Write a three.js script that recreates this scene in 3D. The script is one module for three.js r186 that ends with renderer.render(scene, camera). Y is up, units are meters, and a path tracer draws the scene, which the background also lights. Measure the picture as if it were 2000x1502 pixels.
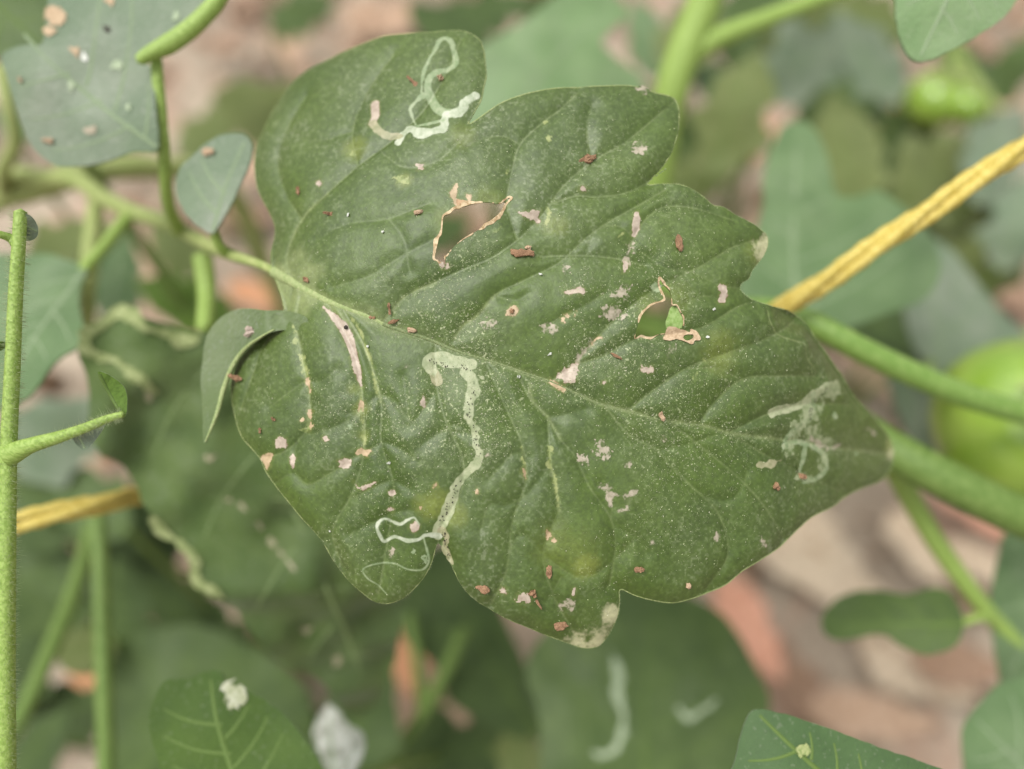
import * as THREE from 'three';
import { mergeGeometries } from 'three/addons/utils/BufferGeometryUtils.js';

// ------------------------------------------------------------------ camera, sky, sun, exposure
const scene = new THREE.Scene();
const PW = 2000, PH = 1502, FPX = 1511;                 // photograph size and focal length in its pixels
const PITCH = 58 * Math.PI / 180;
const camera = new THREE.PerspectiveCamera(2 * Math.atan(PH / 2 / FPX) * 180 / Math.PI, PW / PH, 0.01, 80);
const CAM = new THREE.Vector3(0, 0.42, 0);
const FWD = new THREE.Vector3(0, -Math.sin(PITCH), -Math.cos(PITCH));
const RIGHT = new THREE.Vector3(1, 0, 0);
const UP = new THREE.Vector3().crossVectors(RIGHT, FWD);
camera.position.copy(CAM);
camera.up.copy(UP);
camera.lookAt(CAM.clone().add(FWD));
camera.focus = 0.1005;
camera.userData.fStop = 5.8;

const SUN_DIR = new THREE.Vector3(-0.38, 0.92, 0.0).normalize();
function makeSky() {                                     // bright overcast, a little brighter round the veiled sun
  const w = 256, h = 128, d = new Float32Array(w * h * 4), v = new THREE.Vector3();
  for (let j = 0; j < h; j++) for (let i = 0; i < w; i++) {
    const th = ((j + 0.5) / h - 0.5) * Math.PI, ph = ((i + 0.5) / w - 0.5) * 2 * Math.PI;
    v.set(Math.cos(th) * Math.cos(ph), Math.sin(th), Math.cos(th) * Math.sin(ph));
    const up = Math.max(0, v.y), c = Math.max(0, v.dot(SUN_DIR));
    const L = 0.29 + 0.44 * up + 2.6 * Math.pow(c, 9);
    const k = (j * w + i) * 4;
    d[k] = L * 0.975; d[k + 1] = L * 1.0; d[k + 2] = L * 1.0; d[k + 3] = 1;
  }
  const t = new THREE.DataTexture(d, w, h, THREE.RGBAFormat, THREE.FloatType);
  t.mapping = THREE.EquirectangularReflectionMapping; t.magFilter = THREE.LinearFilter; t.minFilter = THREE.LinearFilter; t.needsUpdate = true;
  return t;
}
const skyTex = makeSky();
scene.background = skyTex; scene.environment = skyTex;

const sun = new THREE.DirectionalLight(new THREE.Color(1.0, 0.96, 0.9), 1.5);
sun.position.copy(SUN_DIR).multiplyScalar(3);
sun.target.position.set(0, 0.2, -0.1);
sun.castShadow = true; sun.shadow.radius = 40; sun.shadow.mapSize.set(2048, 2048);
Object.assign(sun.shadow.camera, { left: -0.8, right: 0.8, top: 0.8, bottom: -0.8, near: 0.5, far: 6 });
scene.add(sun, sun.target);

const renderer = new THREE.WebGLRenderer({ antialias: true });
renderer.setSize(1024, 769);
renderer.toneMapping = THREE.LinearToneMapping;
renderer.toneMappingExposure = 1.42;
renderer.shadowMap.enabled = true;

// ------------------------------------------------------------------ small helpers
let seed = 20240611;
const rnd = () => { seed = (seed + 0x6D2B79F5) | 0; let t = Math.imul(seed ^ seed >>> 15, 1 | seed); t = t + Math.imul(t ^ t >>> 7, 61 | t) ^ t; return ((t ^ t >>> 14) >>> 0) / 4294967296; };
const rr = (a, b) => a + (b - a) * rnd();
const lerp = (a, b, t) => a + (b - a) * t;
const clamp = (x, a = 0, b = 1) => Math.min(b, Math.max(a, x));
const smooth = (a, b, x) => { const t = clamp((x - a) / (b - a)); return t * t * (3 - 2 * t); };
// lattice noise in 2D, period 256
const NT = new Float32Array(65536); for (let i = 0; i < 65536; i++) NT[i] = rnd() * 2 - 1;
function noise(x, y, per = 256) {
  const xi = Math.floor(x), yi = Math.floor(y); let fx = x - xi, fy = y - yi;
  fx = fx * fx * (3 - 2 * fx); fy = fy * fy * (3 - 2 * fy);
  const m = (a) => ((a % per) + per) % per;
  const x0 = m(xi), x1 = m(xi + 1), y0 = m(yi) * 256, y1 = m(yi + 1) * 256;
  return lerp(lerp(NT[y0 + x0], NT[y0 + x1], fx), lerp(NT[y1 + x0], NT[y1 + x1], fx), fy);
}
const fbm = (x, y, o = 4, per = 256) => { let s = 0, a = 0.5; for (let i = 0; i < o; i++) { s += a * noise(x + i * 17, y + i * 31, per); x *= 2; y *= 2; per = Math.min(256, per * 2); a *= 0.5; } return s; };
// a pixel of the photograph and a depth along the view axis -> a point
const ray = (px, py) => FWD.clone().addScaledVector(RIGHT, (px - PW / 2) / FPX).addScaledVector(UP, (PH / 2 - py) / FPX);
const P = (px, py, d) => CAM.clone().addScaledVector(ray(px, py), d);
const onGround = (px, py, y = 0) => { const r = ray(px, py); return CAM.clone().addScaledVector(r, (y - CAM.y) / r.y); };

const used = {};
const numbered = (n) => { const k = used[n] = (used[n] ?? -1) + 1; return k ? `${n}_${String(k).padStart(3, '0')}` : n; };
function mesh(name, geo, mat, parent) {
  const m = new THREE.Mesh(geo, mat); m.name = name; m.castShadow = m.receiveShadow = true;
  if (parent) parent.add(m); return m;
}
function thing(name, label, category, group, pos) {
  const g = new THREE.Group(); g.name = numbered(name); g.userData = { label, category };
  if (group) g.userData.group = group;
  if (pos) g.position.copy(pos);
  scene.add(g); return g;
}
// geometry is built in world coordinates and moved into the frame of its thing
function put(name, geo, mat, parent) {
  let o = parent, p = new THREE.Vector3(); while (o && o !== scene) { p.add(o.position); o = o.parent; }
  geo.translate(-p.x, -p.y, -p.z);
  return mesh(name, geo, mat, parent);
}
const catmull = (pts, n) => new THREE.CatmullRomCurve3(pts, false, 'centripetal').getSpacedPoints(n);
function tube(pts, radii, nSeg = 40, nRad = 10, ridged = 0, lay = 0.157) {
  const c = catmull(pts, nSeg), pos = [], nor = [], uv = [], idx = [];
  let N = new THREE.Vector3(), len = 0; const T = new THREE.Vector3(), B = new THREE.Vector3();
  for (let i = 0; i <= nSeg; i++) {
    T.subVectors(c[Math.min(i + 1, nSeg)], c[Math.max(i - 1, 0)]).normalize();
    if (!i) N.crossVectors(T, Math.abs(T.y) < 0.9 ? new THREE.Vector3(0, 1, 0) : RIGHT).normalize();
    else { N.addScaledVector(T, -N.dot(T)).normalize(); len += c[i].distanceTo(c[i - 1]); }
    B.crossVectors(T, N);
    const f = i / nSeg * (radii.length - 1), k = Math.min(Math.floor(f), radii.length - 2), r0 = radii.length > 1 ? lerp(radii[k], radii[k + 1], f - k) : radii[0];
    for (let j = 0; j <= nRad; j++) {
      const a = j / nRad * 2 * Math.PI, r = r0 * (1 + ridged * Math.cos(a * 4 + len * 6.283 / lay) + ridged * 0.15 * noise(len * 300, j % nRad));
      const nx = N.clone().multiplyScalar(Math.cos(a)).addScaledVector(B, Math.sin(a));
      pos.push(c[i].x + nx.x * r, c[i].y + nx.y * r, c[i].z + nx.z * r); nor.push(nx.x, nx.y, nx.z); uv.push(len, j / nRad * 2 * Math.PI * r0);
    }
  }
  const w = nRad + 1;
  for (let i = 0; i < nSeg; i++) for (let j = 0; j < nRad; j++) { const a = i * w + j; idx.push(a, a + 1, a + w, a + 1, a + w + 1, a + w); }
  for (const e of [0, nSeg]) { const k = pos.length / 3, o = e ? 1 : -1; const t = e ? c[nSeg].clone().sub(c[nSeg - 1]) : c[1].clone().sub(c[0]); t.normalize();
    const rr0 = e ? radii[radii.length - 1] : radii[0];
    pos.push(c[e].x + t.x * o * rr0 * 0.6, c[e].y + t.y * o * rr0 * 0.6, c[e].z + t.z * o * rr0 * 0.6); nor.push(t.x * o, t.y * o, t.z * o); uv.push(0, 0);
    for (let j = 0; j < nRad; j++) e ? idx.push(e * w + j, e * w + j + 1, k) : idx.push(j, k, j + 1); }
  const g = new THREE.BufferGeometry();
  g.setAttribute('position', new THREE.Float32BufferAttribute(pos, 3)); g.setAttribute('normal', new THREE.Float32BufferAttribute(nor, 3)); g.setAttribute('uv', new THREE.Float32BufferAttribute(uv, 2)); g.setIndex(idx);
  return g;
}
const smoothLine = (pts, n, closed = false) => new THREE.CatmullRomCurve3(pts.map(p => new THREE.Vector3(p[0], p[1], 0)), closed, 'centripetal').getPoints(n).map(p => [p.x, p.y]);

// ---- a sheet: a plane frame in space with a height over it; leaves are built on sheets
class Sheet {
  constructor(o, a, b, h) { // o, a, b: three points; h(u, v) height in metres along the normal that faces the sky side
    this.O = o; this.ex = a.clone().sub(o).normalize();
    this.n = new THREE.Vector3().crossVectors(this.ex, b.clone().sub(o)).normalize();
    if (this.n.dot(FWD) > 0) this.n.negate();
    this.ey = new THREE.Vector3().crossVectors(this.n, this.ex);
    this.h = h || (() => 0); this.hb = this.h;
  }
  uv(px, py) {
    const d = ray(px, py); let w = 0, u = 0, v = 0;
    const dn = d.dot(this.n), rel = CAM.clone().sub(this.O), cn = rel.dot(this.n);
    for (let i = 0; i < 16; i++) { const t = (w - cn) / dn; const p = rel.clone().addScaledVector(d, t); u = p.dot(this.ex); v = p.dot(this.ey); w = lerp(w, this.hb(u, v), 0.85); }
    return [u, v];
  }
  at(u, v, off = 0) { const h = this.h(u, v) + off; return this.O.clone().addScaledVector(this.ex, u).addScaledVector(this.ey, v).addScaledVector(this.n, h); }
}
function polyDist(rings) {      // signed distance (negative inside), even-odd over rings of [u, v]
  const segs = []; for (const r of rings) for (let i = 0; i < r.length; i++) { const a = r[i], b = r[(i + 1) % r.length]; segs.push([a[0], a[1], b[0] - a[0], b[1] - a[1]]); }
  return (x, y) => { let d = 1e9, s = 1;
    for (const [ax, ay, ex, ey] of segs) { const wx = x - ax, wy = y - ay, t = clamp((wx * ex + wy * ey) / (ex * ex + ey * ey + 1e-20)); const bx = wx - ex * t, by = wy - ey * t; d = Math.min(d, bx * bx + by * by);
      if ((ay > y) !== (ay + ey > y) && x < ax + ex * (y - ay) / ey) s = -s; }
    return s * Math.sqrt(d); };
}
function lineDist(line, widths) { // distance to a polyline less a half width that changes along it
  const n = line.length - 1;
  return (x, y) => { let d = 1e9; for (let i = 0; i < n; i++) { const a = line[i], b = line[i + 1], ex = b[0] - a[0], ey = b[1] - a[1], wx = x - a[0], wy = y - a[1], t = clamp((wx * ex + wy * ey) / (ex * ex + ey * ey + 1e-20));
      const f = (i + t) / n * (widths.length - 1), k = Math.min(Math.floor(f), Math.max(0, widths.length - 2)), r = widths.length > 1 ? lerp(widths[k], widths[k + 1], f - k) : widths[0];
      d = Math.min(d, Math.hypot(wx - ex * t, wy - ey * t) - r); } return d; };
}
const bbox = (pts, m = 0) => { let b = [1e9, 1e9, -1e9, -1e9]; for (const [x, y] of pts) { b = [Math.min(b[0], x), Math.min(b[1], y), Math.max(b[2], x), Math.max(b[3], y)]; } return [b[0] - m, b[1] - m, b[2] + m, b[3] + m]; };
// a closed thin solid over the region sdf < 0 of a sheet
function region(sheet, sdf, box, cell, off, thick, uvOf) {
  const nx = Math.ceil((box[2] - box[0]) / cell) + 2, ny = Math.ceil((box[3] - box[1]) / (cell * 0.866)) + 2;
  const U = new Float64Array(nx * ny), V = new Float64Array(nx * ny), D = new Float64Array(nx * ny);
  for (let j = 0; j < ny; j++) for (let i = 0; i < nx; i++) { const k = j * nx + i; U[k] = box[0] + (i - 0.5 + (j & 1) * 0.5) * cell; V[k] = box[1] + (j - 0.5) * cell * 0.866; D[k] = sdf(U[k], V[k]); }
  const map = new Int32Array(nx * ny).fill(-1), list = [], tri = [];
  const get = (k) => { if (map[k] >= 0) return map[k];
    if (D[k] > 0 || D[k] > -0.25 * cell) { for (let it = 0; it < 3; it++) { const e = cell * 0.05, d0 = sdf(U[k], V[k]); if (it && Math.abs(d0) < cell * 0.01) break; const gx = (sdf(U[k] + e, V[k]) - d0) / e, gy = (sdf(U[k], V[k] + e) - d0) / e, g2 = gx * gx + gy * gy + 1e-9; U[k] -= d0 * gx / g2; V[k] -= d0 * gy / g2; } }
    map[k] = list.length; list.push(k); return map[k]; };
  for (let j = 0; j < ny - 1; j++) for (let i = 0; i < nx - 1; i++) { const a = j * nx + i, b = a + 1, c = a + nx, d = c + 1;
    const ts = (j & 1) ? [[a, b, d], [a, d, c]] : [[a, b, c], [b, d, c]];
    for (const t of ts) { const n = (D[t[0]] < -0.25 * cell) + (D[t[1]] < -0.25 * cell) + (D[t[2]] < -0.25 * cell); if (n) tri.push(t.map(get)); } }
  const T = []; // drop slivers
  for (const t of tri) { const [a, b, c] = t.map(i => list[i]); const A = (U[b] - U[a]) * (V[c] - V[a]) - (U[c] - U[a]) * (V[b] - V[a]); if (Math.abs(A) > cell * cell * 1e-3) T.push(A > 0 ? t : [t[0], t[2], t[1]]); }
  const n = list.length, pos = new Float32Array(n * 6), uv = new Float32Array(n * 4);
  for (let i = 0; i < n; i++) { const k = list[i], p = sheet.at(U[k], V[k], off), q = sheet.at(U[k], V[k], off - thick);
    pos.set([p.x, p.y, p.z], i * 3); pos.set([q.x, q.y, q.z], (n + i) * 3); const w = uvOf ? uvOf(U[k], V[k]) : [U[k], V[k]]; uv.set(w, i * 2); uv.set(w, (n + i) * 2); }
  const idx = [], edge = new Map();
  for (const [a, b, c] of T) { idx.push(a, b, c, n + a, n + c, n + b); for (const [p, q] of [[a, b], [b, c], [c, a]]) edge.set(p * n + q, [p, q]); }
  // side walls get their own vertices so that the face normals stay clean
  const wp = [], wu = [], wi = [];
  for (const [key, [p, q]] of edge) if (!edge.has(q * n + p)) { const s = wp.length / 3; for (const v of [p, q, n + p, n + q]) { wp.push(pos[v * 3], pos[v * 3 + 1], pos[v * 3 + 2]); wu.push(uv[v * 2], uv[v * 2 + 1]); } wi.push(s, s + 2, s + 1, s + 1, s + 2, s + 3); }
  const g = new THREE.BufferGeometry(); g.setAttribute('position', new THREE.BufferAttribute(pos, 3)); g.setAttribute('uv', new THREE.BufferAttribute(uv, 2)); g.setIndex(idx); g.computeVertexNormals();
  const s = new THREE.BufferGeometry(); s.setAttribute('position', new THREE.Float32BufferAttribute(wp, 3)); s.setAttribute('uv', new THREE.Float32BufferAttribute(wu, 2)); s.setIndex(wi); s.computeVertexNormals();
  return mergeGeometries([g, s]);
}

// ------------------------------------------------------------------ textures and materials
function dataTex(n, m, f, srgb = false, repeat = null) {   // f(x, y) -> [r, g, b] linear 0..1
  const d = new Uint8Array(n * m * 4), enc = (c) => 255 * (srgb ? (c <= 0.0031308 ? 12.92 * c : 1.055 * Math.pow(c, 1 / 2.4) - 0.055) : c);
  for (let j = 0; j < m; j++) for (let i = 0; i < n; i++) { const c = f(i / n, j / m), k = (j * n + i) * 4; d[k] = enc(clamp(c[0])); d[k + 1] = enc(clamp(c[1])); d[k + 2] = enc(clamp(c[2])); d[k + 3] = 255; }
  const t = new THREE.DataTexture(d, n, m); t.magFilter = THREE.LinearFilter; t.minFilter = THREE.LinearMipmapLinearFilter; t.generateMipmaps = true; t.wrapS = t.wrapT = THREE.RepeatWrapping;
  if (srgb) t.colorSpace = THREE.SRGBColorSpace;
  if (repeat) t.repeat.set(repeat, repeat);
  t.needsUpdate = true; return t;
}
const grain = dataTex(512, 512, (x, y) => { const v = 0.5 + 0.45 * fbm(x * 64, y * 64, 3, 64) + 0.25 * fbm(x * 16, y * 16, 2, 16); return [v, v, v]; });
const grainAt = (size) => { const t = grain.clone(); t.repeat.set(1 / size, 1 / size); t.needsUpdate = true; return t; };
const grainFine = grainAt(0.014), grainLeaf = grainAt(0.03), grainSoil = grainAt(0.12);
// leaf tissue: fine mottling with dust grains, 45 mm square
function leafTex(c0, c1, dust, dustAmount) {
  return dataTex(512, 512, (x, y) => {
    const m = clamp(0.5 + 1.1 * fbm(x * 8, y * 8, 4, 8)), g = fbm(x * 96, y * 96, 2, 96), p = fbm(x * 5 + 40, y * 5 + 9, 3, 5);
    const k = clamp(dustAmount * (0.55 + 1.6 * p) + 0.5 * dustAmount * g + (g > 0.42 ? 0.25 : 0));
    return [0, 1, 2].map(i => lerp(lerp(c0[i], c1[i], m), dust[i], k));
  }, true, 1 / 0.045);
}
const DUST = [0.26, 0.29, 0.20];
const T = {
  green: leafTex([0.062, 0.112, 0.014], [0.092, 0.150, 0.026], DUST, 0.05),
  vivid: leafTex([0.048, 0.100, 0.004], [0.066, 0.125, 0.007], DUST, 0.01),
  fresh: leafTex([0.052, 0.115, 0.022], [0.072, 0.145, 0.034], DUST, 0.02),
  crumple: leafTex([0.072, 0.128, 0.018], [0.112, 0.172, 0.034], DUST, 0.08),
  bright: leafTex([0.095, 0.18, 0.010], [0.13, 0.23, 0.018], DUST, 0.01),
  dusty: leafTex([0.145, 0.21, 0.115], [0.19, 0.255, 0.15], [0.40, 0.41, 0.34], 0.28),
  paler: leafTex([0.16, 0.27, 0.095], [0.215, 0.33, 0.135], [0.34, 0.38, 0.25], 0.12),
  pale: leafTex([0.11, 0.195, 0.065], [0.155, 0.25, 0.095], [0.30, 0.34, 0.22], 0.10),
  lobe: leafTex([0.105, 0.16, 0.045], [0.145, 0.20, 0.065], DUST, 0.22),
  dark: leafTex([0.045, 0.085, 0.010], [0.068, 0.118, 0.018], DUST, 0.03),  // green leaf colour darkened to stand in for shade among the leaves
  olive: leafTex([0.13, 0.165, 0.035], [0.18, 0.215, 0.06], DUST, 0.06),
};
const leafMat = (k, coat = 0.5, through = 0.32) => new THREE.MeshPhysicalMaterial({ map: T[k], roughness: 1, clearcoat: coat, clearcoatRoughness: 0.42, transmission: through, thickness: 0, bumpMap: grainLeaf, bumpScale: 0.00025, side: THREE.DoubleSide });
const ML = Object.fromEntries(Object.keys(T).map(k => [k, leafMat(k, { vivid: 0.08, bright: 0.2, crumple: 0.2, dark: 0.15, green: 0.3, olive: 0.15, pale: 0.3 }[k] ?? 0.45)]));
const flat = (r, g, b, rough = 0.7, more = {}) => new THREE.MeshPhysicalMaterial({ color: new THREE.Color().setRGB(r, g, b), roughness: rough, bumpMap: grainFine, bumpScale: 0.00006, ...more });
const tintTex = (c0, c1, f = 40, size = 0.02) => dataTex(256, 256, (x, y) => { const m = clamp(0.5 + 1.3 * fbm(x * f, y * f, 3, f)); return [0, 1, 2].map(i => lerp(c0[i], c1[i], m)); }, true, 1 / size);
const tinted = (c0, c1, f, size, rough = 0.8, more = {}) => new THREE.MeshPhysicalMaterial({ map: tintTex(c0, c1, f, size), roughness: rough, bumpMap: grainFine, bumpScale: 0.00008, ...more });
const M = {
  stem: tinted([0.20, 0.30, 0.05], [0.30, 0.41, 0.10], 40, 0.012, 0.6),
  stemMid: tinted([0.14, 0.25, 0.04], [0.21, 0.32, 0.075], 32, 0.03, 0.5),
  stemDull: tinted([0.24, 0.30, 0.085], [0.34, 0.38, 0.14], 32, 0.03, 0.7),
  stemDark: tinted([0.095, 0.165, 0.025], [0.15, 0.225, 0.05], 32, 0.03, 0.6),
  vein: flat(0.16, 0.22, 0.08), veinPale: tinted([0.22, 0.28, 0.10], [0.32, 0.36, 0.16], 40, 0.01, 0.75), veinGreen: flat(0.075, 0.118, 0.026, 0.55), veinSoft: flat(0.20, 0.26, 0.145, 0.8), veinLeaf: flat(0.085, 0.138, 0.022, 0.7), veinMid: tinted([0.10, 0.14, 0.045], [0.20, 0.23, 0.10], 60, 0.008, 0.7),
  margin: tinted([0.20, 0.25, 0.08], [0.33, 0.35, 0.16], 60, 0.01, 0.8),
  mine: tinted([0.30, 0.325, 0.185], [0.43, 0.44, 0.29], 48, 0.012, 0.6), mineWhite: tinted([0.40, 0.42, 0.32], [0.56, 0.57, 0.47], 48, 0.012, 0.6),
  mineThin: tinted([0.23, 0.30, 0.17], [0.36, 0.41, 0.27], 48, 0.012, 0.6), mineTan: tinted([0.27, 0.25, 0.14], [0.37, 0.34, 0.22], 48, 0.012, 0.7),
  pinkish: tinted([0.36, 0.275, 0.225], [0.49, 0.40, 0.335], 48, 0.012, 0.85), tan: tinted([0.36, 0.25, 0.15], [0.50, 0.37, 0.24], 48, 0.012, 0.85),
  dustPink: tinted([0.26, 0.24, 0.16], [0.46, 0.38, 0.30], 90, 0.012, 0.95),
  brown: tinted([0.30, 0.15, 0.07], [0.46, 0.27, 0.13], 48, 0.012, 0.85), yellow: tinted([0.16, 0.21, 0.06], [0.31, 0.33, 0.14], 60, 0.012, 0.8),
  crumb: tinted([0.15, 0.075, 0.038], [0.37, 0.215, 0.12], 40, 0.004, 0.85), crumbTan: tinted([0.34, 0.22, 0.13], [0.5, 0.36, 0.24], 40, 0.004, 0.85), crumbDark: flat(0.03, 0.022, 0.015, 0.8),
  frill: tinted([0.15, 0.19, 0.06], [0.30, 0.33, 0.15], 30, 0.02, 0.9), cream: tinted([0.24, 0.26, 0.14], [0.42, 0.42, 0.31], 16, 0.01, 0.85), white: flat(0.62, 0.62, 0.56, 0.7), bleached: tinted([0.20, 0.21, 0.16], [0.46, 0.46, 0.41], 14, 0.02, 0.9),
  rim: tinted([0.30, 0.20, 0.10], [0.56, 0.44, 0.28], 30, 0.01, 0.9),
  flap: tinted([0.17, 0.27, 0.06], [0.27, 0.37, 0.13], 24, 0.01, 0.8),
  tomato: new THREE.MeshPhysicalMaterial({ map: tintTex([0.20, 0.33, 0.03], [0.27, 0.40, 0.055], 8, 0.05), roughness: 0.35, clearcoat: 0.8, clearcoatRoughness: 0.16 }),
  twine: tinted([0.46, 0.345, 0.055], [0.63, 0.505, 0.145], 24, 0.01, 0.75), twineDark: flat(0.35, 0.22, 0.04, 0.8),
};

// ------------------------------------------------------------------ ground
const soilTex = dataTex(1024, 1024, (x, y) => {
  const a = fbm(x * 6, y * 6, 5, 6), b = fbm(x * 40 + 7, y * 40, 3, 40), p = fbm(x * 14 + 80, y * 14 + 3, 3, 14);
  const m = clamp(0.55 + 0.9 * a + 0.35 * b), c = [0, 1, 2].map(i => lerp([0.20, 0.15, 0.105][i], [0.52, 0.425, 0.325][i], m));
  const q = smooth(0.18, 0.3, p); return c.map((v, i) => lerp(v, [0.44, 0.28, 0.20][i], q * 0.6));
}, true, 1 / 0.5);
{
  const n = 180, g = new THREE.PlaneGeometry(2, 2, n, n); g.rotateX(-Math.PI / 2); const p = g.attributes.position, uv = g.attributes.uv;
  const spread = (s) => Math.sign(s) * (0.45 * Math.abs(s) + 30 * Math.pow(Math.abs(s), 6));
  for (let i = 0; i < p.count; i++) { const x = spread(p.getX(i)), z = spread(p.getZ(i)) - 0.25, f = Math.exp(-(x * x + z * z) / 4);
    p.setXYZ(i, x, f * (0.012 * fbm(x * 12, z * 12, 3) + 0.006 * fbm(x * 50 + 5, z * 50, 3)), z); uv.setXY(i, x, z); }
  g.computeVertexNormals();
  const o = mesh('ground', g, new THREE.MeshStandardMaterial({ map: soilTex, roughness: 1, bumpMap: grainSoil, bumpScale: 0.004 }), scene);
  o.userData = { kind: 'structure', label: 'dry pinkish tan soil under the tomato plants', category: 'soil' };
}
{ // crumbs of soil and torn litter
  const base = new THREE.IcosahedronGeometry(1, 0); const q = base.attributes.position; for (let i = 0; i < q.count; i++) { const f = 1 + 0.3 * noise(q.getX(i) * 3.1 + 9, q.getY(i) * 3.3 + q.getZ(i) * 2.7); q.setXYZ(i, q.getX(i) * f, q.getY(i) * f, q.getZ(i) * f); } base.computeVertexNormals();
  const N = 7000, im = new THREE.InstancedMesh(base, new THREE.MeshStandardMaterial({ roughness: 1 }), N), m4 = new THREE.Matrix4(), e = new THREE.Euler(), qn = new THREE.Quaternion(), col = new THREE.Color();
  const cols = [[0.34, 0.25, 0.18], [0.20, 0.13, 0.08], [0.42, 0.29, 0.21], [0.12, 0.08, 0.05], [0.38, 0.22, 0.13], [0.45, 0.37, 0.26]];
  for (let i = 0; i < N; i++) { const x = rr(-0.8, 0.8), z = -0.3 + rr(-0.9, 0.65), s = Math.pow(rnd(), 3) * 0.009 + 0.0015; qn.setFromEuler(e.set(rr(0, 6), rr(0, 6), rr(0, 6)));
    m4.compose(new THREE.Vector3(x, rr(-0.002, 0.006), z), qn, new THREE.Vector3(s * rr(0.6, 1.8), s * rr(0.3, 0.8), s * rr(0.6, 1.4))); im.setMatrixAt(i, m4); const c = cols[Math.floor(rnd() * cols.length)], b = rr(0.75, 1.2); im.setColorAt(i, col.setRGB(c[0] * b, c[1] * b, c[2] * b)); }
  im.name = 'soil_crumbs'; im.castShadow = im.receiveShadow = true; im.userData = { kind: 'stuff', label: 'loose crumbs of dry soil strewn over the ground', category: 'soil crumbs' }; scene.add(im);
}

const down = (q, dx = 0, dz = 0) => { const p = P(...q); return [new THREE.Vector3(p.x + dx * 0.4, p.y * 0.5, p.z + dz * 0.4), new THREE.Vector3(p.x + dx, -0.01, p.z + dz)]; };
// ------------------------------------------------------------------ leaves in general
// a leaflet outline in its own frame: base at 0, tip at [len, 0]
function lobed(len, wid, lobes = 3, depth = 0.25, s = 1) {
  const pts = []; const half = (sg) => { const r = []; for (let i = 1; i < 24; i++) { const t = i / 24, body = Math.pow(Math.sin(Math.PI * Math.pow(t, 0.72)), 0.8), lob = 1 - depth * Math.pow(Math.abs(Math.sin(lobes * Math.PI * t + 0.4 * s)), 3) * (1 - t * 0.5); r.push([len * (t + 0.02 * noise(i * 0.7 + s * 9, sg * 5)), sg * wid / 2 * body * lob * (1 + 0.18 * noise(i * 0.5 + s * 13, sg * 3))]); } return r; };
  pts.push([0, 0.0]); pts.push(...half(1)); pts.push([len, 0]); pts.push(...half(-1).reverse()); return pts;
}
// builds the parts of one leaf into a thing (or leaflet group) g
function leafParts(g, sheet, ring, opt) {
  const cell = opt.cell ?? 0.0012, box = bbox(ring, cell), pd = polyDist([ring, ...(opt.holes || [])]);
  put('blade', region(sheet, (u, v) => pd(u, v) + 0.15 * cell * noise(u * 900, v * 900), box, cell, 0, opt.thick ?? 0.0004), opt.mat, g);
  const rib = (a, b, r0, r1, nm) => { const pts = []; for (let i = 0; i <= 8; i++) { const t = i / 8, bend = Math.sin(t * Math.PI) * (b[2] || 0); const dx = b[0] - a[0], dy = b[1] - a[1]; pts.push(sheet.at(a[0] + dx * t - dy * bend, a[1] + dy * t + dx * bend, -0.7 * lerp(r0, r1, t))); } return put(nm, tube(pts, [r0, r1], 16, 6), opt.veinMat || (opt.mat === ML.dusty || opt.mat === ML.pale || opt.mat === ML.paler ? M.veinSoft : M.veinLeaf), g); };
  if (opt.base) {
    const B = opt.base, E = opt.tip; rib(B, [lerp(B[0], E[0], 0.96), lerp(B[1], E[1], 0.96), 0.03], opt.rib ?? 0.0008, 0.0003, 'midrib');
    const dx = E[0] - B[0], dy = E[1] - B[1], L = Math.hypot(dx, dy), nx = -dy / L, ny = dx / L;
    for (let i = 0; i < (opt.veins ?? 3); i++) for (const s of [1, -1]) { const t = 0.12 + 0.22 * i + 0.05 * s, a = [B[0] + dx * t, B[1] + dy * t]; let len = 0; const vx = (nx * s * 0.8 + dx / L * 0.6), vy = (ny * s * 0.8 + dy / L * 0.6);
      while (len < L && pd(a[0] + vx * (len + L * 0.02), a[1] + vy * (len + L * 0.02)) < -0.001) len += L * 0.02;
      if (len > L * 0.08) rib(a, [a[0] + vx * len * 0.92, a[1] + vy * len * 0.92, 0.06 * s], 0.0004, 0.0002, 'vein'); }
  }
}
const waves = (amp, sc, o) => (u, v) => amp * (fbm(u * sc + o, v * sc + o * 1.7, 2) * 2);
// stalk from a point down to the soil
function stalkDown(p, lean = 0.03) { const e = new THREE.Vector3(p.x + rr(-lean, lean), -0.01, p.z + rr(-lean, lean) - 0.02); return [p, new THREE.Vector3(lerp(p.x, e.x, 0.2), p.y * 0.75, lerp(p.z, e.z, 0.35)), new THREE.Vector3(lerp(p.x, e.x, 0.7), p.y * 0.35, lerp(p.z, e.z, 0.8)), e]; }
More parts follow.
